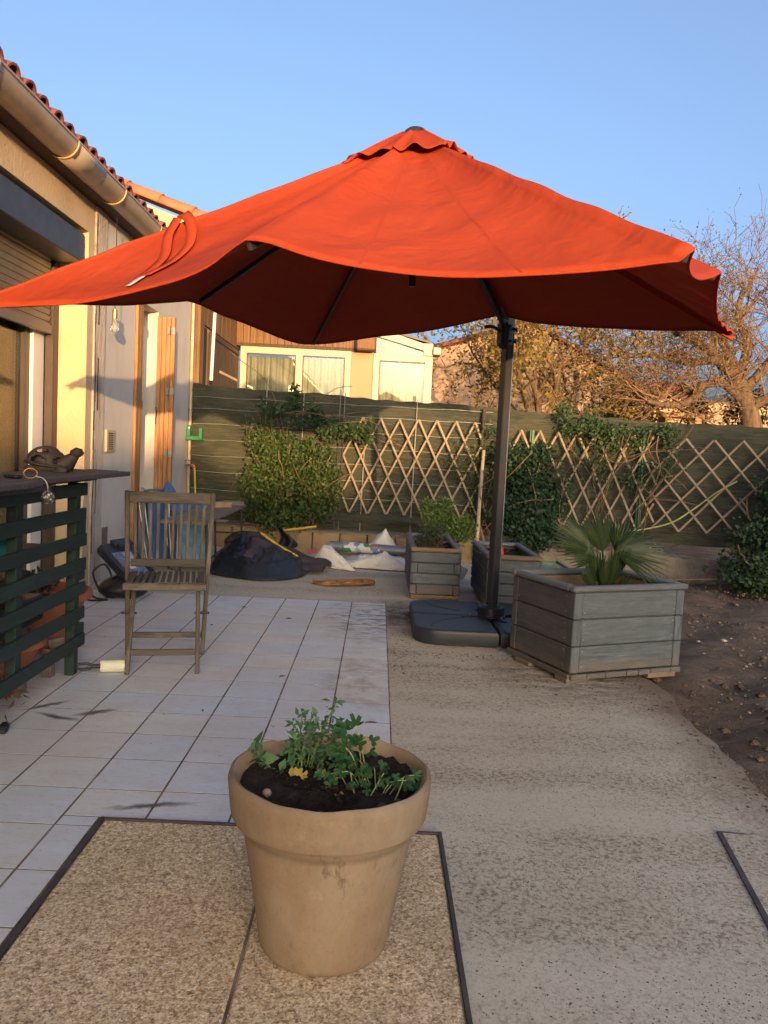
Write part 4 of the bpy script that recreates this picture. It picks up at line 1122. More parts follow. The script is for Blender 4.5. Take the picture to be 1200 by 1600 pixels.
P = clumped([((4.05, 7.45, .55), (.48, .35, .50), 4), ((3.72, 7.45, .40), (.35, .32, .32), 2.4), ((4.05, 7.5, 1.02), (.36, .25, .30), 2.4), ((3.92, 7.45, .85), (.34, .3, .36), 2), ((4.2, 7.5, 1.28), (.34, .24, .22), 1.5), ((3.55, 7.4, .16), (.34, .26, .16), 1.3), ((4.5, 7.1, .7), (.5, .4, .6), 2.5), ((3.75, 7.2, .1), (.4, .2, .12), 1)], 1500, 7, .034, .45)
leaves('foliage', P, .044, 'hedge_leaf', hedge, .6, face=(-.2, -1, .5))
stem_tubes('stems', [(wander((3.95 + random.uniform(-.3, .4), 7.5, 0), (random.uniform(-.4, .4), -.1, 1), 9, .11, .25, .1), .008) for _ in range(14)] + [(smoothpts([(3.75, 7.45, .05), (3.35, 7.6, .06), (3.0, 7.75, .02), (2.75, 7.8, -.01)]), .014), (smoothpts([(3.8, 7.6, .2), (3.4, 7.8, .22), (3.1, 7.95, .24)]), .008)], 'stem_brown', hedge)

# ------------------------------------------------------------------ trees beyond the fence
def grow(lines, tips, p, d, r, length, level, maxlev, spread, upb, seg=4, kids=(3, 5), shrink=.66, rmin=.003, wob=.16, ls=.72):
    pts = [Vector(p)]; rs = [r]; d = Vector(d).normalized(); st = length / seg
    for i in range(seg):
        d = (d + Vector([random.gauss(0, wob) for _ in range(3)]) + Vector((0, 0, upb))).normalized()
        pts.append(pts[-1] + d * st); rs.append(max(rmin, r * (1 - .45 * (i + 1) / seg)))
    lines.setdefault(level, []).append((pts, rs))
    if level >= maxlev:
        tips.append((pts[-1], d)); tips.append((pts[len(pts) // 2], d)); return
    for k in range(random.randint(*kids)):
        t = random.uniform(.35, 1.0) if k else 1.0
        i = min(len(pts) - 2, int(t * (len(pts) - 1))); f = t * (len(pts) - 1) - i
        q = pts[i].lerp(pts[i + 1], min(1, f)); rr = rs[i] * shrink
        ax = d.orthogonal().normalized(); ax.rotate(Quaternion(d, random.uniform(0, 6.283)))
        nd = d.copy(); nd.rotate(Quaternion(ax, random.uniform(.55, 1.2) * spread * (.5 if k == 0 else 1)))
        grow(lines, tips, q, nd, max(rmin, rr), length * ls * random.uniform(.7, 1.15), level + 1, maxlev, spread, upb, max(2, seg - 1 if level else seg), kids, shrink, rmin, wob, ls)
def tree_wood(name, lines, lv, m, parent, sides):
    mb = MB()
    for l in lv:
        for pts, rs in lines.get(l, []): mb.tube(pts, rs, sides, False)
    if not mb.v: return
    return mb.build(name, m, parent, 180)

random.seed(21)
t1 = thing('golden_tree', 'multi stemmed tree in fresh golden leaf behind the parasol mast', 'tree', (2.9, 14, 0))
ln, tips = {}, []
for (dx, dy, dz, L) in ((-.85, .1, .8, 1.45), (-.45, -.2, 1.0, 1.5), (.02, .2, 1.1, 1.5), (.35, -.1, 1.0, 1.55), (.85, .1, .85, 1.5), (-.15, .4, 1.1, 1.45), (-1.1, -.2, .45, 1.3), (1.1, .2, .5, 1.3), (.6, .3, .7, 1.4), (-.7, -.4, .5, 1.2)):
    b0 = Vector((2.85 + dx * .25, 14 + dy * .3, 1.7))
    grow(ln, tips, b0, (dx, dy, dz), .062, L, 0, 3, .85, .03, 5, (4, 5), .58, .0045, .24, .68)
tb_ = MB()
for (dx, dy) in ((-.12, 0), (.06, .08), (.2, -.03)): tb_.tube([(2.85 + dx * .3, 14 + dy, -.1), (2.85 + dx * .8, 14 + dy, .9), (2.85 + dx * 1.7, 14 + dy * 2, 1.95)], [.17, .14, .09], 9, False)
tb_.build('trunk', 'bark', t1, 180)
tree_wood('branches', ln, (0, 1), 'bark', t1, 6); o = tree_wood('twigs', ln, (2, 3), 'twig', t1, 3); o['kind'] = 'stuff'
tp_ = np.array([tuple(t[0]) for t in tips]); keep = RNG.random(len(tp_)) < .95; tp_ = tp_[keep]
P = np.repeat(tp_, 6, 0) + RNG.normal(size=(len(tp_) * 6, 3)) * .10
leaves('foliage', P, .072, 'golden_leaf', t1, .6)
tw = stem_tubes('top_shoot', [(smoothpts([(3.6, 14, 4.2), (3.85, 14, 5.0), (3.98, 14, 5.55)]), .008), (smoothpts([(3.9, 14, 5.2), (4.05, 14, 5.4), (4.12, 14, 5.48)]), .006)], 'twig', t1)
leaves('shoot_leaves', np.array([(3.98, 14, 5.5), (3.97, 14, 5.42), (3.95, 14, 5.32), (4.12, 14, 5.47), (4.07, 14, 5.4), (3.93, 14, 5.25)] * 4) + RNG.normal(size=(24, 3)) * .04, .07, 'golden_leaf', t1, .5)

random.seed(5)
t2 = thing('bare_tree', 'gnarled bare fruit tree with low spreading limbs at the right behind the fence', 'tree', (6.5, 14, 0))
mb = MB(); mb.tube(smoothpts([(6.75, 14.0, -.1), (6.7, 14, .9), (6.55, 13.95, 1.8), (6.35, 13.9, 2.35), (6.15, 13.9, 2.75)]), [.24 - .005 * k for k in range(25)], 12, False)
mb.build('trunk', 'bark', t2, 180)
limbs = [[(6.35, 13.9, 2.3), (5.9, 13.8, 2.62), (5.5, 13.7, 2.55), (5.0, 13.7, 2.35), (4.55, 13.7, 2.45), (4.0, 13.8, 2.7)],
         [(6.2, 13.9, 2.65), (5.8, 13.9, 3.0), (5.3, 13.9, 2.95), (4.7, 13.9, 3.05), (4.1, 14, 3.0)],
         [(6.2, 13.9, 2.7), (5.95, 14, 3.3), (5.5, 14, 3.7), (5.2, 14, 4.0)],
         [(6.2, 13.9, 2.7), (6.3, 13.9, 3.3), (6.1, 13.9, 3.8), (6.2, 14, 4.3)],
         [(6.3, 13.9, 2.5), (6.75, 13.9, 3.1), (6.9, 13.9, 3.7), (6.7, 13.9, 4.2)],
         [(6.4, 13.9, 2.2), (6.9, 13.8, 2.5), (7.5, 13.8, 2.55), (8.2, 13.8, 3.1)],
         [(6.2, 13.9, 2.75), (5.7, 14.3, 3.3), (5.1, 14.4, 3.6), (4.4, 14.5, 3.7)],
         [(5.5, 13.7, 2.55), (5.2, 13.4, 2.25), (4.8, 13.3, 2.15), (4.4, 13.2, 2.2)]]
ln, tips = {}, []
mb = MB()
for L in limbs:
    s_ = smoothpts(L, 5); n_ = len(s_); rr = [.085 * (1 - .75 * i / n_) + .010 for i in range(n_)]; mb.tube(s_, rr, 8, False)
    for i in range(3, n_, 2):
        for _ in range(3):
            d = (s_[i] - s_[i - 1]).normalized(); nd = (d * .5 + Vector((random.gauss(0, .7), random.gauss(0, .6), random.uniform(-.1, .9)))).normalized()
            grow(ln, tips, s_[i], nd, min(.02, rr[i] * .34), random.uniform(.55, .95), 1, 3, .9, .05, 4, (3, 5), .52, .0042, .22, .68)
mb.build('limbs', 'bark', t2, 180)
tree_wood('branches', ln, (1,), 'twig', t2, 5); o = tree_wood('twigs', ln, (2, 3), 'twig', t2, 3); o['kind'] = 'stuff'
tp_ = np.array([tuple(t[0]) for t in tips]); w = (tp_[:, 0] < 5.9) & (RNG.random(len(tp_)) < .6); tp_ = tp_[w]
leaves('buds', np.repeat(tp_, 3, 0) + RNG.normal(size=(len(tp_) * 3, 3)) * .06, .045, 'bud_leaf', t2, .5)
t3 = thing('second_trunk', 'thick bare tree trunk cut off by the right edge beyond the fence', 'tree', (7.15, 13.6, 0))
MB().tube(smoothpts([(7.15, 13.6, -.1), (7.1, 13.6, 1.2), (7.2, 13.6, 2.2), (7.1, 13.6, 3.2), (7.4, 13.6, 4.4)]), [.36 - .012 * k for k in range(25)], 12, False).build('trunk', 'bark', t3, 180)
random.seed(9)
eb = thing('round_evergreen', 'small round evergreen bush below the bare tree beyond the fence', 'bush', (4.6, 15.5, 0))
P = clumped([((4.75, 15.5, 2.2), (.55, .5, .55), 2), ((4.9, 15.4, 1.7), (.75, .5, .5), 2)], 700, 6, .05, .5)
leaves('foliage', P, .075, 'evergreen_leaf', eb, .5, face=(0, -1, .5))
MB().tube([(4.8, 15.5, -.1), (4.75, 15.5, 1.8)], .06, 8).build('trunk', 'bark', eb, 60)
wb_ = thing('far_dark_shrub', 'dark climbing shrub behind the trunk of the bare tree', 'shrub', (6.9, 15.2, 0))
P = clumped([((7.0, 15.3, 2.1), (.45, .3, .75), 2), ((6.05, 15.3, 2.2), (.25, .2, .35), 1)], 420, 6, .05, .4)
leaves('foliage', P, .08, 'hedge_leaf', wb_, .5)
MB().tube([(7.0, 15.3, -.1), (7.0, 15.3, 1.8)], .05, 8).build('trunk', 'bark', wb_, 60)
# clutter in the neighbour's yard: bench planter, garden chair, pale table
bn = thing('stone_bench', 'pale stone bench by the leaning trunk beyond the fence', 'bench', (5.55, 14.9, 0))
b_ = MB(); b_.span((5.25, 14.7, 2.05), (6.0, 15.2, 2.13), .01).build('seat', 'peach_render', bn)
for x in (5.28, 5.84): MB().span((x, 14.75, -.1), (x + .12, 15.15, 2.048)).build('leg', 'peach_render', bn)
gc = thing('grey_garden_chair', 'small grey garden chair under the bare tree beyond the fence', 'chair', (5.0, 15.8, 0))
b_ = MB(); b_.box((4.85, 15.6, 2.05), (.42, .4, .03), Matrix.Rotation(.3, 3, 'Y')).build('seat', 'grey_metal', gc)
MB().box((4.62, 15.6, 2.25), (.03, .4, .4), Matrix.Rotation(-.35, 3, 'Y')).build('backrest', 'grey_metal', gc)
for x in (4.7, 5.0): MB().tube([(x, 15.6, 2.03), (x + .02, 15.6, 0)], .018, 6).build('leg', 'grey_metal', gc)
tbx = thing('grey_garden_table', 'low grey table top just above the fence left of the evergreen bush', 'table', (3.6, 12.5, 0))
MB().span((3.2, 12.3, 1.70), (3.95, 12.8, 1.76), .01).build('table_top', 'grey_metal', tbx)
for x in (3.25, 3.86): MB().span((x, 12.5, 0), (x + .04, 12.56, 1.698)).build('leg', 'grey_metal', tbx)

# unseen hedge added behind the viewpoint, its top shaped to shade the yard
random.seed(31)
bh = thing('shade_hedge', 'unseen hedge added behind the viewpoint to shade the yard', 'hedge', (3, -30, 0))
rows = []
xs = np.linspace(-20, 34, 200); HYB = -30.0
def hh(x):
    return np.interp(x, [-20, 5, 6.6, 7.2, 8.2, 9.5, 10.3, 11.1, 12.1, 14, 34], [2.8, 2.96, 3.0, 2.88, 2.86, 2.95, 3.15, 3.42, 3.55, 3.62, 3.7]) + .14 * math.sin(x * 2.1) + .10 * math.sin(x * 4.7 + 1) + .03 * math.sin(x * 9)
for x in xs:
    h = float(hh(x)); rows.append([(x, HYB + .4 + .1 * math.sin(x * 2), -.1), (x, HYB + .4 + .1 * math.sin(x * 3), h * .8), (x, HYB + .1, h), (x, HYB - .4, h), (x, HYB - .8, h * .85), (x, HYB - .8, -.1)])
MB().grid(rows).build('hedge_body', 'hedge_leaf', bh, 180)
cr_ = clumped([((x, HYB - .1, float(hh(x)) - .04), (.4, .4, .10), 1) for x in np.arange(-16, 30, .6)], 1500, 5, .08, .3)
leaves('foliage', cr_, .09, 'hedge_leaf', bh, .5)

# ================================================================== PARASOL
random.seed(4)
par = thing('cantilever_parasol', 'large orange red cantilever parasol with loose flapping canopy on an anthracite mast', 'parasol', (.78, 5.15, 0))
APEX = Vector((.10, 3.906, 2.655))
RIM = {
 'AF': [(-1.753,3.326,1.655),(-1.557,3.248,1.653),(-1.369,3.169,1.652),(-1.218,3.103,1.654),(-0.995,3.001,1.677),(-0.815,2.912,1.707),(-0.692,2.846,1.735),(-0.608,2.798,1.766),(-0.536,2.749,1.807),(-0.483,2.714,1.832)],
 'FE': [(-0.483,2.714,1.832),(-0.412,2.688,1.821),(-0.311,2.647,1.785),(-0.223,2.612,1.758),(-0.075,2.551,1.721),(0.085,2.482,1.694),(0.273,2.396,1.679),(0.430,2.320,1.675),(0.528,2.268,1.676),(0.644,2.204,1.681),(0.737,2.148,1.687),(0.763,2.132,1.686),(0.783,2.118,1.695),(0.796,2.102,1.713)],
 'EQ': [(0.796,2.102,1.713),(0.847,2.256,1.735),(0.910,2.440,1.757),(0.996,2.647,1.777),(1.091,2.823,1.805),(1.215,3.039,1.860),(1.363,3.295,1.946)],
 'QD': [(1.363,3.295,1.946),(1.448,3.524,1.944),(1.535,3.737,1.933),(1.627,3.949,1.917),(1.712,4.113,1.901),(1.835,4.301,1.894),(1.971,4.487,1.897)],
 'DM': [(1.971,4.487,1.897),(1.885,4.536,1.922),(1.666,4.655,1.932),(1.338,4.821,1.953),(0.984,4.987,1.988),(0.853,5.046,2.014),(0.734,5.099,2.049)],
 'MB': [(0.734,5.099,2.049),(0.605,5.169,2.026),(0.309,5.326,1.966),(-0.008,5.480,1.935),(-0.275,5.604,1.904),(-0.413,5.666,1.888),(-0.516,5.711,1.884)],
 'BC': [(-0.516,5.711,1.884),(-0.588,5.607,1.871),(-0.700,5.429,1.875),(-0.803,5.241,1.897),(-0.982,4.872,1.920),(-1.069,4.651,1.937),(-1.118,4.518,1.935)],
 'CA': [(-1.118,4.518,1.935),(-1.193,4.424,1.906),(-1.320,4.248,1.854),(-1.436,4.069,1.815),(-1.531,3.900,1.781),(-1.612,3.731,1.741),(-1.692,3.529,1.692),(-1.753,3.326,1.655)]}
def resample(pts, n):
    s_ = smoothpts(pts, 12); d = [0]
    for a, b in zip(s_[:-1], s_[1:]): d.append(d[-1] + (b - a).length)
    out = []
    for i in range(n):
        t = d[-1] * i / n
        k = max(j for j in range(len(d)) if d[j] <= t + 1e-9); k = min(k, len(s_) - 2)
        f = (t - d[k]) / max(1e-9, d[k + 1] - d[k]); out.append(s_[k].lerp(s_[k + 1], f))
    return out
NS = 30
loop = []
for key in ('AF', 'FE', 'EQ', 'QD', 'DM', 'MB', 'BC', 'CA'):
    for i, p in enumerate(resample(RIM[key], NS)): loop.append((p, i / NS, key))
def canopy_rows(scale0, scale1, n, lift=0.0, flounce=0.0):
    rows = []
    for (p, s_, key) in loop:
        row = []
        sag = 1 - (2 * s_ - 1) ** 4
        for i in range(n + 1):
            t = scale0 + (scale1 - scale0) * i / n
            q = APEX.lerp(p, t); 
            z = q.z - .045 * sag * math.sin(math.pi * min(1, t)) * (1 if key in ('FE', 'AF', 'MB', 'DM') else .7)
            z += (.004 * math.sin(q.x * 21 + q.y * 9) + .006 * math.sin(q.y * 17 - q.x * 5)) * t * min(1, (1 - t) * 4) + .010 * math.sin(s_ * 19 + ord(key[0])) * t * (1.15 - t) * sag + .012 * sag * math.sin(q.x * 5 + q.y * 7) * t * (1 - t)
            if key == 'QD' and t > .8: z += .012 * math.sin(s_ * 58) * (t - .8) / .2 * sag
            if flounce:
                u = i / n
                z += lift * (1 - .3 * u) + flounce * u ** 2 * (abs(math.sin(math.pi * s_)) ** 1.0 * 1.2 - .45 + .35 * math.sin(s_ * 12.6 + (len(key) + ord(key[0])) * 1.0))
            row.append((q.x, q.y, z))
        rows.append(row)
    return rows
cn = MB(); cn.grid(canopy_rows(.03, 1.0, 34), False)
m_ = 35; K = len(loop)
for j in range(m_ - 1): cn.f.append(((K - 1) * m_ + j, j, j + 1, (K - 1) * m_ + j + 1))
canopy = cn.build('canopy', 'canvas', par, 180, solid=.003)
# stitched hem along the rim, a little thicker
hm = MB(); RW = canopy_rows(.99, 1.0, 1); RW.append(RW[0])
hm.grid([[(r_[1][0], r_[1][1], r_[1][2] + .001), (r_[1][0], r_[1][1], r_[1][2] - .007)] for r_ in RW])
hm.build('hem', 'canvas', canopy, 180, solid=.0034)
# felled seams along the ridges and inside the front panel
RW = canopy_rows(.16, .995, 40)
for k in [NS * i for i in range(8)] + [NS + 9, NS + 20, 7, NS * 5 + 15, NS * 2 + 15]:
    rw_, ra_, rb_2 = RW[k], RW[(k + 1) % K if False else (k + 1) % len(RW)], RW[k - 1]
    sm_ = MB(); rr_ = []
    for j in range(41):
        p_, a_, b_ = Vector(rw_[j]), Vector(ra_[j]), Vector(rb_2[j])
        wa, wb = (a_ - p_), (b_ - p_); wa *= .006 / max(.006, wa.length); wb *= .006 / max(.006, wb.length)
        rr_.append([p_ + wb + Vector((0, 0, .0022)), p_ + Vector((0, 0, .0032)), p_ + wa + Vector((0, 0, .0022))])
    sm_.grid(rr_); sm_.build('seam', 'canvas', canopy, 180)
vc = MB(); vc.grid(canopy_rows(.035, .185, 9, .045, .038))
m_ = 10
for j in range(m_ - 1): vc.f.append(((K - 1) * m_ + j, j, j + 1, (K - 1) * m_ + j + 1))
vc.build('vent_cap', 'canvas', par, 180, solid=.003)
fz = Vector((APEX.x, APEX.y, APEX.z + .004))
MB().lathe(fz, [(.062, -.02), (.060, .0), (.055, .014), (.04, .026), (.0, .032)], 20).build('finial', 'black_metal', par, 50)
# ribs to the eight tips, central post, hub, strut, mast
TIPS = [RIM['AF'][0], RIM['FE'][0], RIM['EQ'][0], RIM['QD'][0], RIM['DM'][0], (-.513, 5.711, 1.907), (-1.065, 4.518, 1.955), RIM['MB'][0]]
top = APEX + Vector((0, 0, -.05))
for tp__ in TIPS:
    tpv = Vector(tp__); d = (tpv - top); e = top + d * .985 + Vector((0, 0, -.036)); s0 = top + d * .03 + Vector((0, 0, -.03))
    n_ = Vector((0, 0, 1)); plank('rib', s0, e, .017, .027, 'canvas' if tp__ == RIM['DM'][0] else 'black_metal', par, n_, .003)
MB().tube([top, (APEX.x + .01, APEX.y, 2.02)], .02, 10).build('central_post', 'black_metal', par, 60)
hb_ = MB(); hb_.lathe((.118, 3.9, 1.945), [(.0, .0), (.016, .0), (.018, .06), (.034, .065), (.034, .085), (.018, .09)], 16)
for k in range(8):
    a = k * math.pi / 4 + .4; hb_.box((.118 + .05 * math.cos(a), 3.9 + .05 * math.sin(a), 2.022), (.06, .012, .018), Matrix.Rotation(a, 3, 'Z'))
hb_.build('hub', 'black_metal', par, 40)
MX, MY = .79, 5.15
md_ = Matrix.Rotation(R(24), 3, 'Z')
MB().box((MX, MY, 1.30), (.052, .070, 2.48), md_, .006).build('mast', 'black_metal', par)
MB().box((MX + .03, MY - .0125, 1.30), (.006, .03, 2.46), md_).build('mast_track', 'grey_metal', par)
st0, st1 = Vector((.745, 5.06, 1.985)), Vector((.19, 4.05, 2.53))
plank('strut', st0, st1, .032, .045, 'black_metal', par, (0, 0, 1), .005)
for k in (-1, 0, 1):
    plank('strut_cable', st0 + Vector((.035, 0, .0 + k * .008)), st0 + Vector((.035, 0, k * .008)) + (st1 - st0) * .14, .003, .003, 'grey_metal', par, (0, 0, 1), 0)
jb = MB(); jb.box((.748, 5.085, 1.925), (.058, .075, .15), md_, .012).box((.755, 5.10, 1.86), (.045, .06, .05), md_, .01)
joint = jb.build('joint', 'black_plastic', par)
jp = MB(); jp.box((.787, 5.078, 1.925), (.055, .01, .135), md_ , .004).build('joint_plate', 'grey_metal', joint)
bo = MB()
for (dx, dz) in ((.0, .045), (-.012, .0), (.005, -.045), (.02, .03)): bo.lathe(Vector((.787 + dx, 5.071, 1.925 + dz)), [(.010, 0), (.010, .008), (.0, .010)], 10, Matrix.Rotation(R(90), 3, 'X'))
bo.tube([(.82, 5.09, 1.955), (.838, 5.085, 1.955)], .012, 8).tube([(.82, 5.09, 1.88), (.835, 5.085, 1.88)], .011, 8)
bo.build('bolt', 'black_plastic', joint, 50)
MB().tube(smoothpts([(.735, 5.07, 1.93), (.69, 5.05, 1.955), (.655, 5.03, 1.958), (.62, 5.02, 1.952)], 4), .0105, 8).build('tilt_lever', 'black_plastic', joint, 60)
MB().box((.808, 5.16, 1.79), (.012, .03, .20), md_, .004).build('lock_lever', 'black_plastic', joint)
# base of four ballast shells
BX, BY = .778, 5.165
for (sx, sy) in ((-1, -1), (1, -1), (-1, 1), (1, 1)):
    n_c = 8; rad = .16; x0, x1, y0, y1 = .006, .515, .006, .495
    pl = [(x0, y0), (x1, y0)] + [(x1 - rad + rad * math.sin(a), y1 - rad + rad * math.cos(a)) for a in [math.pi / 2 * (1 - k / n_c) for k in range(n_c + 1)]] + [(x0, y1)]
    c_ = (sum(p[0] for p in pl) / len(pl), sum(p[1] for p in pl) / len(pl))
    lay = []
    for (ins, z) in ((.012, 0), (.0, .012), (.0, .072), (.004, .084), (.016, .092), (.03, .094), (.2, .096)):
        lay.append([(BX + sx * (c_[0] + (p[0] - c_[0]) * (1 - ins / .25)), BY + sy * (c_[1] + (p[1] - c_[1]) * (1 - ins / .25)), z) for p in pl])
    mb = MB(); mb.grid(lay, True)
    e = (len(lay) - 1) * len(pl); mb.f.append(tuple(e + j for j in range(len(pl))))
    if sx * sy < 0: mb.f = [f[::-1] for f in mb.f]
    # moulded arc groove as a raised bead
    mb.tube([(BX + sx * (.06 + .36 * math.sin(a)), BY + sy * (.47 - .42 * math.cos(a) * .9), .096) for a in np.linspace(.35, 1.4, 14)], .004, 5)
    sh_ = mb.build('base_shell', 'base_plastic', par, 45)
    if sy < 0: MB().box((BX + sx * .26, BY + sy * .4935, .008), (.12, .006, .018), None, .002).build('grip_slot', 'black_plastic', sh_)
MB().lathe((.785, 5.15, .095), [(.098, 0), (.098, .008), (.088, .010), (.088, .062), (.082, .068), (.060, .068), (.060, .074), (.045, .078)], 28).build('base_collar', 'black_plastic', par, 35)
for a in (R(20), R(110), R(200), R(290)):
    MB().box((.785 + .145 * math.cos(a), 5.15 + .145 * math.sin(a), .099), (.12, .022, .008), Matrix.Rotation(a, 3, 'Z'), .003).build('base_cross', 'black_metal', par)
    MB().tube([(.785 + .15 * math.cos(a), 5.15 + .15 * math.sin(a), .103), (.785 + .15 * math.cos(a), 5.15 + .15 * math.sin(a), .116)], .009, 8).build('cross_bolt', 'steel', par)
# tie strap lying over the left wing
S = [(-.862, 3.40, 2.107), (-.872, 3.36, 2.12), (-.90, 3.30, 2.06), (-.97, 3.27, 1.975), (-1.02, 3.22, 1.91), (-1.10, 3.21, 1.845), (-1.17, 3.19, 1.795)]

# ================================================================== PLANTERS
def box_planter(label, c0, ux, wid, vy, dep, h, z0, rows_, front, side, rim, soil_z, raw=False, split=False):
    """board planter: corner c0, ux along the front, vy to the back"""
    t = thing('wooden_planter', label, 'planter', (c0[0], c0[1], 0), 'grey stained wooden planters')
    ux = Vector((*ux, 0)).normalized(); vy = Vector((*vy, 0)).normalized(); c0 = Vector((*c0, 0)); Z = Vector((0, 0, 1))
    cs = [c0, c0 + ux * wid, c0 + ux * wid + vy * dep, c0 + vy * dep]
    post = .055; bh = (h - .03 - z0) / rows_
    for i in range(4):
        a, b = cs[i], cs[(i + 1) % 4]; d = (b - a).normalized(); out = Vector((d.y, -d.x, 0)); m = front if i == 0 or i == 2 else side
        for k in range(rows_):
            z = z0 + bh * (k + .5)
            plank('side_board', a + d * (post if not (split and k % 2) else .0) + Z * z - out * .014, b - d * (post if not (split and k % 2) else .0) + Z * z - out * .014, bh - .005, .024, m, t, out, .005)
        for k in range(rows_):
            if split and k % 2: continue
            z = z0 + bh * k
            for e, sgn in ((a, 1), (b, -1)):
                cc = e + d * sgn * post / 2 - out * .0135
                plank('post_block', cc + Z * (z + .002), cc + Z * (z + bh - .003), post - .004, .026, m, t, out, .004)
    rw = .052
    for i in range(4):
        a, b = cs[i], cs[(i + 1) % 4]; d = (b - a).normalized(); out = Vector((d.y, -d.x, 0)); m = ('raw_pine' if raw and i == 0 else rim)
        o_ = (.014 if not raw else .004)
        if i % 2 == 0: p, q = a - d * o_, b + d * o_
        else: p, q = a + d * (rw - o_ + .001), b - d * (rw - o_ + .001)
        plank('rim_board', p + out * (o_ - rw / 2) + Z * (h - .013), q + out * (o_ - rw / 2) + Z * (h - .013), rw, .032, m, t, (0, 0, 1), .009)
    ins = .03
    so = MB(); P = []
    for i in range(13):
        row = []
        for j in range(13):
            q = c0 + ux * (ins + (wid - 2 * ins) * i / 12) + vy * (ins + (dep - 2 * ins) * j / 12); row.append((q.x, q.y, soil_z + random.uniform(-.012, .012)))
        P.append(row)
    so.grid(P); so.build('soil', 'compost', t, 180)
    ln = MB()
    for i in range(4):
        a, b = cs[i], cs[(i + 1) % 4]; d = (b - a).normalized(); out = Vector((d.y, -d.x, 0))
        p, q = a - out * .0275 + d * .03, b - out * .0275 - d * .03
        ln.add([p + Z * z0, q + Z * z0, q + Z * (h - .035), p + Z * (h - .035)], [(0, 1, 2, 3)])
    ln.build('liner', 'raw_pine' if not raw else 'planter_dark', t)
    return t, cs
big, cs = box_planter('big grey planter holding the fan palm, standing on blocks by the soil edge', (1.035, 3.99), (.675, .285), .735, (-.285, .675), .58, .50, .045, 3, 'planter_pale', 'planter_dark', 'planter_rim', .40)
# plinth strip of short pieces and the feet
ux = Vector((.675, .285, 0)).normalized(); vy = Vector((-.285, .675, 0)).normalized(); c0 = Vector((1.035, 3.99, 0))
for k, (a, b) in enumerate(((.0, .1), (.1, .22), (.22, .36), (.36, .44), (.44, .52), (.52, .66), (.66, .73))):
    plank('plinth_piece', c0 + ux * a + Vector((0, 0, .030)) - vy * .006, c0 + ux * (b - .003) + Vector((0, 0, .030)) - vy * .006, .028, .02, 'planter_pale', big, -vy, .003)
plank('plinth_piece', c0 + vy * .0 + Vector((0, 0, .030)) - ux * .006, c0 + vy * .58 + Vector((0, 0, .030)) - ux * .006, .028, .02, 'planter_dark', big, -ux, .003)
def foot(a, b, m): 
    plank('foot_block', c0 + ux * a[0] + vy * a[1] + Vector((0, 0, .008)), c0 + ux * b[0] + vy * b[1] + Vector((0, 0, .008)), .10, .026, m, big, (0, 0, 1), .003)
foot((.50, .03), (.69, .03), 'raw_pine'); foot((-.02, .05), (-.02 + .14, .05), 'old_plank'); foot((.02, .33), (.02, .47), 'old_plank'); foot((.5, .5), (.7, .5), 'old_plank')
p1, _ = box_planter('left of the two long grey planters by the fence, with a thyme bush', (.288, 6.18), (1, .01), .40, (0, 1), 1.16, .40, .03, 4, 'planter_pale', 'planter_dark', 'planter_rim', .34, True, True)
for x in (.32, .61): block('foot_block', (x, 6.19, .0), (x + .06, 7.2, .028), 'raw_pine', p1, .003)
plank('base_batten', (.30, 6.178, .016), (.675, 6.182, .016), .028, .012, 'raw_pine', p1, (0, -1, 0), .002)
p2, _ = box_planter('right long grey planter half hidden behind the parasol mast', (.835, 5.78), (1, -.03), .405, (.0, 1), .94, .42, .03, 4, 'planter_pale', 'planter_dark', 'planter_rim', .36, True, True)
for x in (.87, 1.15): block('foot_block', (x, 5.8, .0), (x + .06, 6.6, .028), 'raw_pine', p2, .003)

# palm: fans of pleated leaflets on short stalks
palm = thing('fan_palm', 'young fan palm growing in the big grey planter', 'palm', (1.30, 4.43, .40))
def fan(hub, d, nrm, r, spread, n, base, droop=.15, name='fan_leaf'):
    hub, d, nrm = Vector(hub), Vector(d).normalized(), Vector(nrm)
    nrm = (nrm - d * nrm.dot(d)).normalized(); s = d.cross(nrm)
    mb = MB()
    for k in range(n):
        a = spread * (k / (n - 1) - .5) * 2
        v = d * math.cos(a) + s * math.sin(a); L = r * (1 - .22 * abs(a / spread) ** 2) * random.uniform(.93, 1.06); cr = v.cross(nrm)
        w = .0105
        pts = []
        for i, (t, ww) in enumerate(((.0, .22), (.30, .85), (.55, .8), (.80, .48), (1.0, .04))):
            c = hub + v * L * t + nrm * (.05 * math.cos(a) * t - droop * t * t * random.uniform(.9, 1.2)) * r
            pts.append((c - cr * w * ww, c + nrm * w * ww * .9, c + cr * w * ww))
        k0 = len(mb.v)
        for p in pts: mb.v += [tuple(x) for x in p]
        for i in range(4):
            for j in range(2): mb.f.append((k0 + i * 3 + j, k0 + i * 3 + j + 1, k0 + i * 3 + 3 + j + 1, k0 + i * 3 + 3 + j))
    o = mb.build(name, 'palm_leaf', palm)
    MB().tube(smoothpts([base, Vector(base).lerp(hub, .5) + nrm * .012, hub], 4), [.0075 - .0003 * k for k in range(9)], 6, False).build('leaf_stalk', 'palm_leaf', o, 180)
B0 = Vector((1.30, 4.42, .40))
fan((1.21, 4.38, .64), (-.72, -.1, .70), (.45, -.75, .5), .29, .85, 20, B0, .22)
fan((1.33, 4.34, .645), (.80, -.15, .30), (-.15, -.55, .85), .31, 1.1, 24, B0, .34)
fan((1.29, 4.44, .64), (-.16, .1, 1), (.3, -1, .2), .25, .8, 17, B0, .2)
fan((1.24, 4.36, .60), (-.9, -.1, .45), (.0, -.8, .7), .22, .8, 16, B0)
fan((1.36, 4.42, .64), (.42, .1, .8), (-.25, -1, .4), .23, .75, 15, B0, .25)
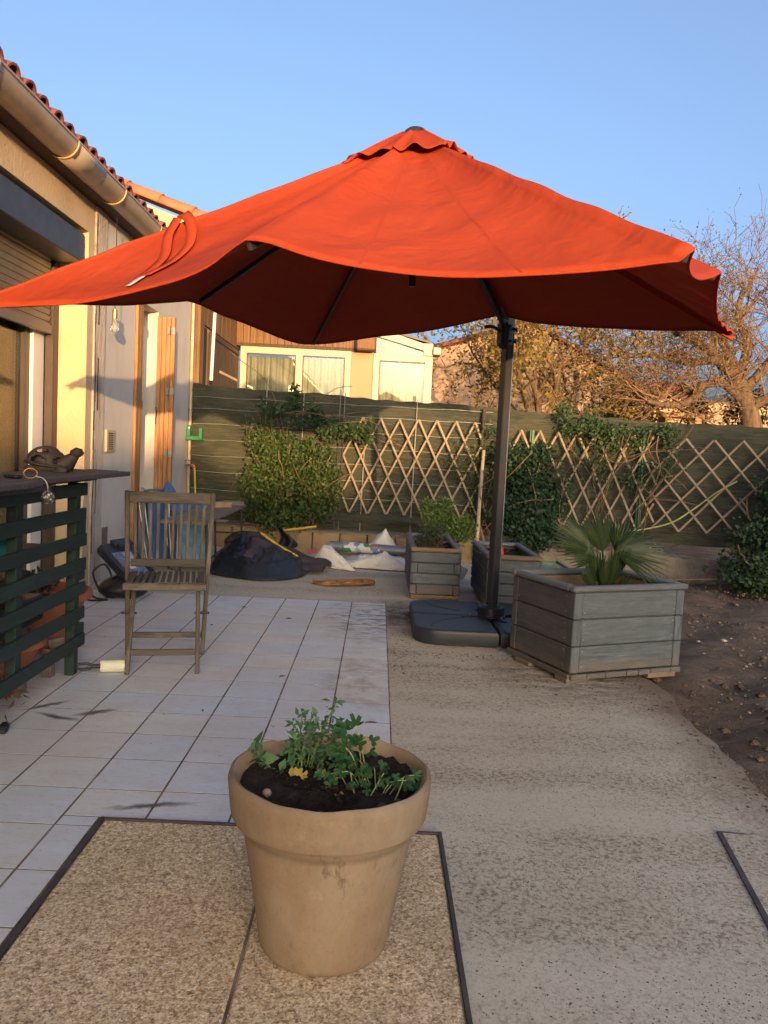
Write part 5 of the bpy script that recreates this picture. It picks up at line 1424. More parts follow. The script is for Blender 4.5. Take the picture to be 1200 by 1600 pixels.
fan((1.26, 4.36, .47), (-.25, -.25, 1), (.1, -1, .1), .20, .45, 10, B0 + Vector((-.02, -.02, 0)), .05)
fan((1.32, 4.35, .46), (.15, -.2, 1), (-.1, -1, .1), .24, .30, 9, B0 + Vector((.02, -.02, 0)), .05)
fan((1.24, 4.36, .43), (-.5, -.3, .8), (.1, -1, .2), .17, .35, 8, B0 + Vector((-.03, -.02, 0)), .05)
fan((1.37, 4.36, .43), (.55, -.2, .6), (.0, -1, .3), .13, .5, 7, B0 + Vector((.03, -.02, 0)), .05)
fan((1.29, 4.35, .43), (-.1, -.3, .9), (.0, -1, .2), .19, .3, 8, B0 + Vector((0, -.03, 0)), .05)
MB().lathe((1.30, 4.42, .385), [(.05, 0), (.045, .04), (.028, .075), (.0, .085)], 12).build('stem_base', 'stem_brown', palm, 60)

thy = thing('thyme_bush', 'grey green thyme bush in the left long planter', 'herb', (.47, 6.42, .34))
P = clumped([((.46, 6.40, .50), (.13, .10, .12), 2), ((.42, 6.42, .44), (.10, .08, .07), 1)], 420, 7, .014, .2)
leaves('foliage', P, .017, 'thyme_leaf', thy, .35, face=(0, 0, 1))
stem_tubes('stems', [(wander((.47 + random.uniform(-.03, .03), 6.42, .34), (random.uniform(-.6, .6), random.uniform(-.5, .5), 1), 6, .026, .2), .002) for _ in range(50)], 'stem_brown', thy)
leaves('low_sprig', clumped([((.52, 6.26, .36), (.03, .03, .02), 1)], 12, 5, .012), .03, 'pot_leaf', thy, .5)
brt = thing('bright_shrub', 'bright yellow green shrub between the left planter and the bamboo cane', 'shrub', (.75, 7.9, 0))
P = clumped([((.62, 7.8, .55), (.17, .13, .14), 2), ((.86, 7.85, .42), (.15, .12, .16), 1.6), ((.72, 7.8, .40), (.25, .14, .18), 2), ((.50, 7.75, .58), (.08, .07, .09), .6), ((.70, 7.8, .66), (.06, .05, .06), .4)], 420, 6, .022, .3)
leaves('foliage', P, .032, 'bright_leaf', brt, .55, face=(0, -1, .6))
stem_tubes('stems', [(wander((.72 + random.uniform(-.1, .1), 7.85, .0), (random.uniform(-.3, .3), -.1, 1), 8, .07, .2), .004) for _ in range(14)], 'stem_brown', brt)
tw_ = thing('twiggy_herb', 'small twiggy herb in the right long planter', 'herb', (.92, 6.0, .36))
lines = [(wander((.915 + random.uniform(-.03, .03), 6.02, .36), (random.uniform(-.5, .5), random.uniform(-.4, .2), 1), 6, .022, .3), .0018) for _ in range(22)]
stem_tubes('stems', lines, 'stem_brown', tw_)
leaves('foliage', np.array([tuple(p) for l, _ in lines for p in l[1:]]), .016, 'dry_leaf', tw_, .5)
stake = thing('red_stake', 'small red and white garden stake in the right long planter', 'garden stake', (.955, 5.9, .36))
MB().lathe((.955, 5.90, .385), [(.012, 0), (.019, .015), (.017, .05), (.008, .085), (.0, .095)], 12).build('stake_head', 'red_plastic', stake, 50)
MB().lathe((.955, 5.90, .352), [(.013, 0), (.015, .015), (.012, .034)], 12).build('stake_base', 'white_plastic', stake, 50)
tray = thing('plastic_trough', 'grey plastic trough with a green rim behind the big planter', 'trough', (1.35, 6.05, 0))
MB().span((1.248, 5.908, 0), (1.462, 6.292, .30), .012).build('trough_body', 'grey_plastic', tray)
MB().span((1.232, 5.892, .318), (1.478, 5.907, .334)).span((1.232, 6.293, .318), (1.478, 6.308, .334)).span((1.232, 5.908, .318), (1.247, 6.292, .334)).span((1.463, 5.908, .318), (1.478, 6.292, .334)).build('trough_rim', 'green_plastic', tray)
hd = MB()
for x in (1.30, 1.36): hd.tube(smoothpts([(x - .012, 5.894, .25), (x - .006, 5.893, .30), (x + .006, 5.893, .30), (x + .014, 5.894, .25)], 4), .004, 6)
hd.build('trough_handle', 'navy_plastic', tray)
stone_ = tag(MB().box((.80, 7.25, .05), (.10, .012, .14), Matrix.Rotation(R(25), 3, 'Y')).build('slate_offcut', 'grey_plastic'), 'pale grey flat offcut leaning between the two long planters', 'offcut')

# ================================================================== FOREGROUND POT
pot = thing('terracotta_pot', 'large aged terracotta pot with parsley standing on the stone hatch', 'flower pot', (-.076, 1.762, .006))
pc = Vector((-.076, 1.762, .006))
prof = [(.0, .0), (.138, .0), (.147, .006), (.151, .02), (.160, .08), (.172, .15), (.184, .22), (.193, .275), (.1985, .302), (.2035, .3065), (.212, .307), (.2185, .310), (.2225, .317),
        (.2265, .345), (.2295, .375), (.2315, .394), (.2285, .403), (.221, .4075), (.2135, .404), (.209, .396), (.205, .375), (.203, .35), (.0, .35)]
mb = MB(); mb.lathe(pc, prof, 72)
for i, v in enumerate(mb.v):
    a = math.atan2(v[1] - pc.y, v[0] - pc.x); k = 1 + .004 * math.sin(a * 3 + v[2] * 9) + .002 * math.sin(a * 11 + v[2] * 30)
    dz = .0016 * math.sin(a * 5 + 1) + .001 * math.sin(a * 13) + (-.006 if abs((a - 2.2)) < .14 else 0) if v[2] > .38 else 0
    mb.v[i] = (pc.x + (v[0] - pc.x) * k, pc.y + (v[1] - pc.y) * k, v[2] + dz)
mb.build('pot_body', 'pot', pot, 50)
sm = MB(); rings = []
for i in range(15):
    r = .207 * i / 14
    rings.append([(pc.x + r * math.cos(a), pc.y + r * math.sin(a), pc.z + .372 + .008 * math.sin(a * 3 + r * 30) + random.uniform(-.006, .006) - .012 * (1 - (r / .2) ** 2)) for a in np.linspace(0, 2 * math.pi, 48, endpoint=False)])
sm.grid(rings, True); sm.build('soil', 'compost', pot, 180)
def clods(n, smin, smax, m, name):
    pts = []
    for _ in range(n):
        r = .19 * math.sqrt(random.random()); a = random.uniform(0, 6.28); pts.append((pc.x + r * math.cos(a), pc.y + r * math.sin(a), pc.z + .368))
    o = stones(name, pts, smin, smax, m); M = WM[o.name]
    o.parent = pot; o.matrix_basis = WM[pot.name].inverted() @ M
clods(900, .002, .011, 'compost', 'soil_crumb'); 
for (dx, dy, s, m) in ((-.135, -.075, .011, 'pebble'), (.118, -.125, .012, 'rust'), (-.01, -.165, .009, 'rust'), (.155, -.085, .008, 'rust'), (.045, -.02, .010, 'rust'), (-.06, -.16, .006, 'pebble_pale')):
    MB().lathe(pc + Vector((dx, dy, .366)), [(.0, 0), (s * .8, s * .3), (s, s * .9), (s * .7, s * 1.5), (.0, s * 1.75)], 12).build('clay_ball', m, pot, 180)

def lobed(c, d, up_, L, lobes, parent, m, name='leaf'):
    """one palmate leaf, lobed and cupped"""
    d = Vector(d).normalized(); u = Vector(up_); u = (u - d * u.dot(d)).normalized(); s = d.cross(u); c = Vector(c)
    pts = [c]
    n = lobes * 6
    for i in range(n + 1):
        f = i / n; a = (f - .5) * 2 * 2.05
        k = .45 + .55 * abs(math.cos(f * math.pi * lobes + math.pi / 2)) ** .7 if lobes > 1 else 1
        r = L * k * (.55 + .45 * math.cos(a * .55)) * (1 + .16 * math.sin(f * lobes * 19))
        pts.append(c + d * (r * math.cos(a)) + s * (r * math.sin(a) * .8) + u * (.16 * r * (1 - math.cos(a * 3)) - .25 * r * r / L))
    mb = MB(); mb.add(pts, [(0, i, i + 1) for i in range(1, n + 1)]); return mb.build(name, m, parent, 180)
par_ = thing('parsley_plant', 'deep green lobed parsley drooping at the right of the terracotta pot', 'herb', (-.02, 1.80, .36))
stems = []
for (x, y, z, hx, hy, L) in ((-.025, 1.79, .505, .0, 1.80, .044), (-.015, 1.77, .475, .01, 1.79, .036), (-.045, 1.77, .46, .0, 1.78, .036), (-.02, 1.78, .43, .02, 1.78, .030), (-.05, 1.75, .41, .0, 1.77, .032),
                             (.02, 1.74, .43, .03, 1.77, .032), (.045, 1.74, .425, .03, 1.77, .028), (.095, 1.73, .405, .035, 1.72, .030), (.115, 1.75, .41, .05, 1.73, .032), (.075, 1.73, .40, .035, 1.72, .026),
                             (-.075, 1.76, .40, -.03, 1.77, .028), (.0, 1.72, .405, .01, 1.75, .024)):
    b = Vector((hx, hy, .352)); tpx = Vector((x, y, z)); mid = b.lerp(tpx, .55) + Vector((0, 0, .02)); l_ = smoothpts([b, mid, tpx], 5); stems.append((l_, .0014))
    o = lobed(tpx, (tpx - mid) + Vector((0, -.01, -.01)), (random.uniform(-.3, .3), -.75, .7), L * .74, 5, par_, 'parsley_leaf')
    for _ in range(4):
        q = l_[-2] + Vector((random.uniform(-.03, .03), random.uniform(-.018, .012), random.uniform(-.02, .010)))
        lobed(q, (q - l_[-4]), (random.uniform(-.3, .3), -.7, .7), L * .6, 3, par_, 'parsley_leaf')
stems += [(smoothpts([(.06, 1.71, .35), (.075, 1.70, .38), (.09, 1.73, .41)], 4), .0015), (smoothpts([(-.005, 1.73, .35), (-.02, 1.725, .375), (-.03, 1.75, .41)], 4), .0015), (smoothpts([(.012, 1.72, .35), (.02, 1.71, .38), (.045, 1.73, .42)], 4), .0015)]
stem_tubes('stems', stems, 'stem_pale', par_)
sage = thing('small_leaved_herb', 'pale green small leaved herb with yellowing base leaves at the left of the terracotta pot', 'herb', (-.15, 1.86, .36))
lines, tl_ = [], []
for (bx, by, tx, ty, tz) in ((-.14, 1.86, -.075, 1.86, .535), (-.15, 1.86, -.13, 1.86, .50), (-.16, 1.86, -.155, 1.86, .50), (-.17, 1.86, -.175, 1.85, .48), (-.13, 1.86, -.10, 1.85, .475), (-.12, 1.87, -.06, 1.88, .46), (-.15, 1.85, -.14, 1.84, .47), (-.10, 1.87, -.02, 1.88, .43),
                             (-.16, 1.85, -.18, 1.83, .43), (-.12, 1.85, -.09, 1.83, .42), (-.2, 1.84, -.25, 1.83, .385), (-.2, 1.84, -.262, 1.83, .425), (-.11, 1.86, -.07, 1.86, .49), (-.14, 1.86, -.12, 1.88, .47), (-.09, 1.86, -.045, 1.85, .415), (-.17, 1.85, -.16, 1.84, .445)):
    l_ = smoothpts([(bx, by, .35), ((bx + tx) / 2 + random.uniform(-.01, .01), (by + ty) / 2, (.35 + tz) / 2), (tx, ty, tz)], 7); lines.append((l_, .0018))
    for i, p in enumerate(l_[4:]):
        for _ in range(3): tl_.append(tuple(p + Vector([random.gauss(0, .007) for _ in range(3)])))
    for _ in range(5): tl_.append((tx, ty, tz))
stem_tubes('stems', lines, 'stem_green', sage)
leaves('foliage', np.array(tl_), .018, 'pot_leaf', sage, .5, droop=-.25, face=(0, -.6, .8))
leaves('foliage', np.array([(-.2, 1.83, .37), (-.235, 1.83, .385), (-.262, 1.83, .425), (-.255, 1.83, .42), (-.25, 1.83, .40)] * 3), .036, 'pot_leaf', sage, .6, droop=-.2, face=(0, -1, .6))
for (x, y, z, dx, dz) in ((-.155, 1.815, .385, -.1, -.6), (-.142, 1.81, .378, .3, -.7), (-.115, 1.80, .372, .5, -.5), (-.08, 1.79, .365, .5, -.4), (-.055, 1.74, .362, .35, -.5), (-.165, 1.82, .38, -.4, -.5), (-.1, 1.81, .385, .1, -.7), (-.07, 1.80, .375, -.2, -.5)):
    lobed((x, y, z), (dx, -.5, dz), (0, -.7, .7), .016, 1, sage, 'yellow_leaf', 'yellow_leaf')

# ================================================================== PALLET BAR
random.seed(12)
bar = thing('pallet_bar', 'outdoor bar of dark green pallet boards with a grey plank top on the left', 'bar', (-1.45, 3.0, 0))
FX = -1.40
for zc in (.892, .775, .650, .532, .420, .297, .165):
    plank('pallet_board', (FX, 1.5, zc + random.uniform(-.003, .003)), (FX, 3.80 + random.uniform(-.008, .008), zc + random.uniform(-.003, .003)), .060, .018, 'pallet_green', bar, (1, 0, 0), .003)
for y in (3.74, 3.13, 2.45, 1.75):
    block('upright', (FX - .055, y - .028, .0 if y > 3.5 else .12), (FX - .0105, y + .028, .925), 'pallet_green', bar, .003)
block('upright', (-1.54, 3.66, .0), (-1.495, 3.71, .14), 'old_plank', bar, .003)
plank('stretcher', (-1.52, 3.685, .155), (FX - .06, 3.72, .165), .045, .02, 'old_plank', bar, (0, -1, 0), .002)
for zc in (.90, .70, .515, .29):                     # ends of the rear pallet's boards and its posts
    plank('rear_board', (-1.86, 1.5, zc - .02), (-1.86, 3.84, zc - .02), .085, .018, 'pallet_green', bar, (1, 0, 0), .003)
for zc in (.712, .50, .205):
    block('spacer', (FX - .05, 3.772, zc - .05), (FX - .012, 3.845, zc + .03), 'pallet_green', bar, .003)
for y in (3.70, 2.75, 1.75): block('rear_upright', (-1.847, y - .03, .0), (-1.80, y + .03, .925), 'pallet_green', bar, .003)
MB().span((-1.84, 1.5, .615), (FX - .06, 3.68, .635)).build('shelf', 'old_plank', bar)
MB().span((-1.84, 1.5, .79), (FX - .06, 2.95, .81)).build('upper_shelf', 'bar_top', bar)
for k, (x0, ya, yb) in enumerate(((-1.60, 1.5, 4.10), (-1.515, 1.5, 4.14), (-1.43, 1.5, 4.12), (-1.345, 1.5, 4.04))):
    block('top_board', (x0, ya, .953 + .0006 * k), (x0 + .082, yb, .975 + .0006 * k), 'bar_top', bar, .004)
for k, (ya, yb, ov) in enumerate(((1.5, 2.72, .045), (2.722, 2.80, .04), (2.802, 2.90, .02))):
    block('top_trim', (-1.262, ya, .953), (-1.262 + ov + .018, yb, .974), 'bar_top', bar, .004)
block('top_support', (-1.40, 1.5, .925), (-1.285, 3.12, .950), 'bar_top', bar, .003)
block('top_support', (-1.47, 3.2, .928), (-1.41, 3.98, .951), 'bar_top', bar, .003)
nl = MB()
for zc in (.892, .775, .650, .532, .420, .297, .165):
    for y in (3.74, 3.13, 2.45):
        for dz in (-.014, .014): nl.lathe((FX + .009, y + .006, zc + dz), [(.0032, 0), (.0032, .0012), (.0, .0015)], 6, Matrix.Rotation(R(90), 3, 'Y'))
nl.build('nail_heads', 'rust', bar)
MB().tube([(FX + .014, 2.888 + .018 * math.cos(a), .538 + .022 * math.sin(a)) for a in np.linspace(0, 6.28, 16)], .0025, 6, False).build('towel_ring', 'steel', bar, 180)
bx_ = tag(MB().span((-1.72, 2.35, .81), (-1.46, 2.86, .90), .004).build('wooden_tray', 'old_plank'), 'plain wooden tray on the upper shelf inside the green bar', 'tray')
bowl = thing('teal_bowl', 'upturned teal plastic bowl on the shelf inside the green bar', 'bowl', (-1.58, 3.28, .635))
MB().lathe((-1.58, 3.28, .636), [(.085, 0), (.085, .01), (.078, .04), (.055, .065), (.0, .075)], 20).build('bowl_body', 'teal', bowl, 50)
trg = thing('black_trough', 'black trough of dry plants on the tiles inside the green bar', 'trough', (-1.65, 3.3, 0))
MB().span((-1.78, 2.5, .30), (-1.50, 3.58, .42), .01).build('trough_body', 'black_plastic', trg)
for y in (2.6, 3.4): MB().span((-1.76, y, 0), (-1.52, y + .06, .298)).build('trough_stand', 'old_plank', trg)
P = clumped([((-1.62, 3.45, .45), (.11, .18, .05), 1), ((-1.62, 2.9, .45), (.1, .3, .05), 1)], 110, 5, .02); leaves('foliage', P, .03, 'dry_leaf', trg, .45)
tub = thing('terracotta_tub', 'big red terracotta tub standing behind the end of the green bar', 'flower pot', (-1.80, 4.22, 0))
MB().lathe((-1.78, 4.22, 0), [(.0, .0), (.16, .0), (.17, .02), (.215, .24), (.222, .265), (.255, .272), (.262, .29), (.255, .312), (.235, .315), (.222, .30), (.215, .25), (.0, .25)], 40).build('tub_body', 'terracotta', tub, 45)
MB().lathe((-1.78, 4.22, .25), [(.214, 0), (.0, .02)], 24).build('soil', 'compost', tub)
pt2 = thing('terracotta_bowl', 'wide red terracotta bowl seen between the boards of the green bar', 'flower pot', (-1.66, 3.2, 0))
MB().lathe((-1.66, 3.42, 0), [(.0, .0), (.12, .0), (.13, .02), (.20, .20), (.225, .215), (.225, .24), (.205, .245), (.19, .21), (.0, .2)], 32).build('bowl_body', 'terracotta', pt2, 45)
P = clumped([((-1.80, 4.15, .37), (.12, .12, .06), 1)], 90, 5, .02); leaves('foliage', P, .035, 'dry_leaf', tub, .45)
P = clumped([((-1.6, 3.0, .10), (.2, .4, .07), 1)], 130, 5, .025); fo = leaves('dry_leaves', P, .04, 'dry_leaf', None, .45)
cs_ = thing('rubber_foot', 'black rubber caster foot under the near end of the green bar', 'caster', (-1.38, 2.75, 0))
MB().box((-1.385, 2.96, .017), (.035, .075, .03), Matrix.Rotation(.3, 3, 'Z'), .01).build('caster_body', 'black_plastic', cs_)

# turtle lantern on the bar top
TX, TY, TZ = -1.50, 3.62, .9775
tur = thing('turtle_lantern', 'dark clay turtle lantern with a pierced shell on the bar top', 'lantern', (TX, TY, TZ))
TM = Matrix.Rotation(R(6), 3, 'Z')
def tpt(x, y, z): return Vector((TX, TY, TZ)) + TM @ Vector((x, y, z))
sh = MB(); NA, NR = 30, 12; grid_ = []
for i in range(NR + 1):
    t = i / NR; row = []
    for j in range(NA):
        a = 2 * math.pi * j / NA; r = math.cos(t * math.pi / 2 * .97); z = math.sin(t * math.pi / 2)
        row.append(tpt(-.012 + .088 * r * math.cos(a), .068 * r * math.sin(a),   .030 + .082 * z - .012 * math.cos(a) * (1 - z)))
    grid_.append(row)
for row in grid_: sh.v += [tuple(p) for p in row]
def hole(i, j):
    if 1 <= i <= 3: return (j % 6) in (1, 2, 3, 4) and not (i == 3 and (j % 6) in (1, 4))
    if 5 <= i <= 8: return ((j + 3) % 10) in (2, 3, 4, 5, 6) and not (i in (5, 8) and ((j + 3) % 10) in (2, 6))
    return False
for i in range(NR):
    for j in range(NA):
        if not hole(i, j): a, b = i * NA + j, i * NA + (j + 1) % NA; sh.f.append((a, b, b + NA, a + NA))
sh.build('pierced_shell', 'turtle', tur, 180, solid=.007)
inn = MB(); inn.lathe(tpt(-.012, 0, .028), [(.058, 0), (.055, .03), (.035, .045), (.0, .05)], 16); inn.build('shell_inside', 'brown_cloth', tur, 180)
rimr = MB(); rimr.tube([tpt(-.012 + .093 * math.cos(a), .073 * math.sin(a), .030 - .012 * math.cos(a)) for a in np.linspace(0, 2 * math.pi, 33)], .0075, 8, False); rimr.build('shell_rim', 'turtle', tur, 180)
bd_ = MB(); bd_.lathe(tpt(-.005, 0, .0), [(.068, 0), (.075, .008), (.072, .028), (.05, .034)], 24); bd_.tube([tpt(.05, 0, .028), tpt(.08, 0, .044), tpt(.10, -.004, .066), tpt(.112, -.006, .080)], [.042, .037, .026, .020], 12)
bd_.build('body', 'turtle', tur, 60)
hd_ = MB(); hd_.tube([tpt(.098, -.005, .070), tpt(.106, -.006, .082), tpt(.121, -.007, .091), tpt(.138, -.008, .090), tpt(.148, -.008, .085)], [.015, .023, .025, .019, .007], 12); hd_.build('head', 'turtle', tur, 180)
for sgn in (-1, 1): MB().lathe(tpt(.138, -.008 + sgn * .017, .098), [(.0045, -.003), (.004, .002), (.0, .004)], 8, Matrix.Rotation(-sgn * R(90), 3, 'X')).build('eye', 'black_plastic', tur, 180)
for (x, y) in ((.062, -.05), (.062, .05), (-.07, -.045), (-.07, .045)): MB().lathe(tpt(x, y, 0), [(.0, 0), (.02, 0), (.022, .012), (.016, .024), (.0, .03)], 12, Matrix.Diagonal((1.4, .9, 1))).build('foot', 'turtle', tur, 60)
MB().lathe(tpt(.0, 0, -.0022), [(.085, 0), (.085, .003), (.0, .003)], 24).build('plinth', 'turtle', tur, 40)

# car key, ring and mosaic ball hanging over the edge of the bar
key = thing('key_ring', 'black car key with a mosaic ball hanging over the edge of the bar', 'keys', (-1.30, 2.92, .978))
MB().box((-1.335, 2.90, .985), (.035, .075, .013), Matrix.Rotation(R(62), 3, 'Z'), .006).build('key_fob', 'black_plastic', key)
MB().tube([(-1.285 + .020 * math.cos(a), 2.93 + .012 * math.cos(a), .998 + .0185 * math.sin(a)) for a in np.linspace(0, 6.283, 18)], .0016, 6, False).build('ring', 'brass', key, 180)
MB().tube(smoothpts([(-1.266, 2.935, .985), (-1.252, 2.94, .984), (-1.238, 2.945, .975), (-1.228, 2.945, .955), (-1.226, 2.945, .935)], 4), .0024, 6).build('chain', 'steel', key, 180)
MB().lathe((-1.226, 2.945, .885), [(.0, 0), (.012, .003), (.021, .012), (.024, .025), (.020, .039), (.011, .048), (.004, .052)], 18).build('mosaic_ball', 'mosaic', key, 180)
cdm = tag(MB().span((-1.40, 2.35, .9785), (-1.30, 2.72, .9815), .001).build('flat_card', 'print_white'), 'small flat pale card on the bar top near the key', 'card')

# ================================================================== FOLDING CHAIR
ch = thing('folding_chair', 'weathered grey slatted folding chair on the tiles', 'chair', (-1.06, 4.0, 0))
CO = Vector((-1.06, 4.02, 0)); CR = Matrix.Rotation(R(13), 3, 'Z')
def cpt(x, y, z): return CO + CR @ Vector((x, y, z))
NX = CR @ Vector((1, 0, 0)); NY = CR @ Vector((0, 1, 0))
for s_ in (-1, 1):
    plank('back_post', cpt(s_ * .192, .15, 0), cpt(s_ * .228, .315, .865), .034, .024, 'teak_grey', ch, NX, .004)
    plank('cross_leg', cpt(s_ * .166, -.22, 0), cpt(s_ * .160, .10, .425), .032, .022, 'teak_grey', ch, NX, .004)
    plank('seat_rail', cpt(s_ * .178, -.15, .430), cpt(s_ * .182, .24, .425), .030, .02, 'seat_teak', ch, NX, .003)
    MB().tube([cpt(s_ * .145, .045, .25), cpt(s_ * .222, .05, .25)], .006, 8).build('pivot_bolt', 'rust', ch)
plank('top_rail', cpt(-.215, .300, .832), cpt(.215, .300, .832), .062, .022, 'teak_grey', ch, -NY + Vector((0, 0, .18)), .004)
plank('lower_rail', cpt(-.195, .235, .485), cpt(.195, .235, .485), .042, .022, 'seat_teak', ch, -NY + Vector((0, 0, .18)), .004)
for k in range(10):
    x = -.172 + k * .0382; plank('back_slat', cpt(x, .238, .505), cpt(x * 1.06, .297, .803), .0165, .010, 'teak_grey', ch, -NY, .002)
plank('front_rail', cpt(-.20, -.165, .425), cpt(.20, -.165, .425), .036, .022, 'teak_grey', ch, -NY, .004)
for k in range(12):
    x = -.165 + k * .030; plank('seat_slat', cpt(x, -.152, .443), cpt(x, .225, .436), .0185, .010, 'seat_teak', ch, (0, 0, 1), .002)
plank('stretcher', cpt(-.155, -.155, .095), cpt(.155, -.155, .095), .030, .018, 'seat_teak', ch, -NY, .003)
plank('rear_stretcher', cpt(-.185, .17, .105), cpt(.185, .17, .105), .030, .018, 'teak_grey', ch, -NY, .003)

# lint roller
rol = thing('lint_roller', 'cream sticky roller with black handle lying by the foot of the bar', 'roller', (-1.27, 3.80, 0))
ra, rb__ = Vector((-1.305, 3.785, .034)), Vector((-1.195, 3.815, .034))
dx_ = (rb__ - ra).normalized()
MB().tube([ra, rb__], .030, 22).build('roller_sleeve', 'roller_paper', rol, 50)
MB().tube([rb__ - dx_ * .002, rb__ + dx_ * .004], .0305, 20).tube([rb__ + dx_ * .004, rb__ + dx_ * .006], .014, 12).build('end_cap', 'black_plastic', rol, 50)
hp = [ra - dx_ * k for k in (0, .03, .045, .075, .10, .115)]
MB().tube([ra, ra - dx_ * .04], .011, 8).tube(smoothpts([ra - dx_ * .035, ra - dx_ * .055 + Vector((0, 0, .013)), ra - dx_ * .10 + Vector((0, 0, .012)), ra - dx_ * .125, ra - dx_ * .10 - Vector((0, 0, .012)), ra - dx_ * .055 - Vector((0, 0, .013)), ra - dx_ * .035], 4), .006, 8).build('handle', 'black_plastic', rol, 60)

# ================================================================== CLUTTER AGAINST THE HOUSE
cse = thing('tool_case', 'dark blue plastic tool case with printed label tipped against the house wall', 'tool case', (-1.88, 5.7, 0))
cr = Matrix.Rotation(R(-22), 3, 'Z') @ Matrix.Rotation(R(38), 3, 'Y')
def kpt(x, y, z): return Vector((-1.80, 5.75, .23)) + cr @ Vector((x, y, z))
b_ = MB(); b_.box(kpt(0, 0, 0), (.40, .30, .085), cr, .018); b_.box(kpt(-.17, .05, .052), (.07, .2, .03), cr, .008); b_.box(kpt(-.12, .02, .075), (.03, .12, .025), cr, .008)
b_.build('case_shell', 'navy_plastic', cse)
MB().box(kpt(.03, -.03, .0435), (.24, .20, .002), cr).build('label_sheet', 'print_blue', cse)
MB().box(kpt(-.03, .01, .0455), (.10, .09, .001), cr).build('label_photo', 'print_pale', cse); MB().box(kpt(.06, -.05, .0455), (.05, .06, .001), cr).build('label_photo', 'print_white', cse); MB().box(kpt(.005, -.06, .0455), (.02, .03, .001), cr).build('label_photo', 'print_red', cse)
for y in (-.07, .07): MB().box(kpt(.205, y, 0), (.012, .05, .04), cr, .003).build('catch', 'black_plastic', cse)
bg = thing('black_bag', 'slumped black fabric bag under the tool case', 'bag', (-1.80, 5.70, 0))
b_ = MB(); rows = []
for i in range(13):
    t = i / 12; r = math.sin(math.pi * min(1, .12 + t * .88)) ** .6 if t < 1 else .0
    rows.append([(-1.80 + .17 * r * math.cos(a) * (1 + .07 * math.sin(a * 5 + t * 6)), 5.66 + .15 * r * math.sin(a) * (1 + .08 * math.sin(a * 4 + t * 9)), .005 + .15 * t + .012 * math.sin(a * 3)) for a in np.linspace(0, 2 * math.pi, 30, endpoint=False)])
b_.grid(rows, True); b_.build('bag_body', 'black_plastic', bg, 180)
MB().tube(smoothpts([(-1.96, 5.62, .05), (-2.0, 5.6, .18), (-1.93, 5.62, .24), (-1.87, 5.60, .16), (-1.90, 5.58, .06)], 5), .008, 6).build('bag_strap', 'black_plastic', bg, 180)
crd = tag(MB().tube(smoothpts([(-2.0, 5.6, .012), (-1.93, 5.52, .01), (-1.86, 5.50, .01), (-1.95, 5.45, .01), (-2.03, 5.52, .01)], 5), .007, 6).build('black_cable', 'black_plastic'), 'loop of black cable on the tiles beside the tool case', 'cable')

def lounger(label, base, lean, w, h, cloth, yaw):
    t = thing('folded_lounger', label, 'sun lounger', base)
    Rz = Matrix.Rotation(yaw, 3, 'Z'); O = Vector(base)
    f = lambda x, y, z: O + Rz @ Vector((x, y + lean * z, z))
    for k in range(2):
        o = .06 * k; fr = MB(); hh_ = h * (1 - .12 * k)
        fr.tube(smoothpts([f(-w / 2, o, 0), f(-w / 2, o, hh_ * .94), f(-w / 2 + .04, o, hh_), f(w / 2 - .04, o, hh_), f(w / 2, o, hh_ * .94), f(w / 2, o, 0)], 5), .011, 8); fr.build('frame_tube', 'grey_metal', t, 180)
        rows = []
        for i in range(16):
            z = .06 + (hh_ - .07) * i / 15
            rows.append([f(-w / 2 + .012 + (w - .024) * j / 12, o - .012 + .012 * math.sin(i * .9 + j * .5), z) for j in range(13)])
        MB().grid(rows).build('sling', cloth, t, 180, solid=.004)
    return t
lounger('folded deep blue sun lounger leaning on the house by the folding chair', (-1.84, 7.0, 0), .22, .34, .70, 'blue_cloth', R(62))
lounger('second folded blue sun lounger with grey tubes behind the folding chair', (-1.66, 7.1, 0), .16, .36, .60, 'blue_cloth', R(40))
lounger('folded pale blue sun lounger standing behind the right side of the folding chair', (-1.60, 6.9, 0), .08, .26, .44, 'pale_blue_cloth', R(8))
bc = MB(); rows = []
for i in range(9):
    z = .62 + .14 * i / 8; rr = .08 * (1 - i / 8) ** .7
    rows.append([(-1.90 + rr * math.cos(a) * (1 + .35 * math.sin(a * 3)), 7.15 + rr * .6 * math.sin(a), z + .03 * math.sin(a * 2)) for a in np.linspace(0, 6.283, 16, endpoint=False)])
bc.grid(rows, True); tag(bc.build('blue_cushion', 'blue_cloth', None, 180), 'crumpled blue cloth poking up behind the folding chair', 'cloth')

tab = thing('old_bench_table', 'low weathered plank table on thin rusty legs with bricks on it', 'table', (-1.55, 7.2, 0))
ta, tbv = Vector((-1.58, 5.98, .53)), Vector((-1.62, 7.95, .53)); sd = Vector((1, .02, 0))
for k in range(3): plank('table_board', ta + sd * (k * .115), tbv + sd * (k * .115 + .02), .11, .028, 'old_plank', tab, (0, 0, 1), .004)
for (x, y) in ((-1.57, 6.3), (-1.36, 6.3), (-1.60, 7.80), (-1.34, 7.80)): MB().tube([(x, y, .516), (x + .02, y + .02, 0)], .011, 6).build('leg', 'rust', tab)
MB().tube([(-1.34, 7.78, .25), (-1.36, 6.32, .18)], .009, 6).tube([(-1.58, 7.79, .27), (-1.33, 7.79, .27)], .009, 6).build('brace', 'rust', tab)
bk_ = tag(MB().box((-1.45, 7.4, .572), (.16, .10, .055), Matrix.Rotation(.5, 3, 'Z'), .008).build('broken_brick', 'block'), 'broken orange brick on the old plank table behind the chair', 'brick')
bk_ = tag(MB().box((-1.40, 7.72, .568), (.20, .10, .045), Matrix.Rotation(.1, 3, 'Z'), .004).build('flat_brick', 'old_plank'), 'flat grey brown brick at the far end of the old plank table', 'brick')

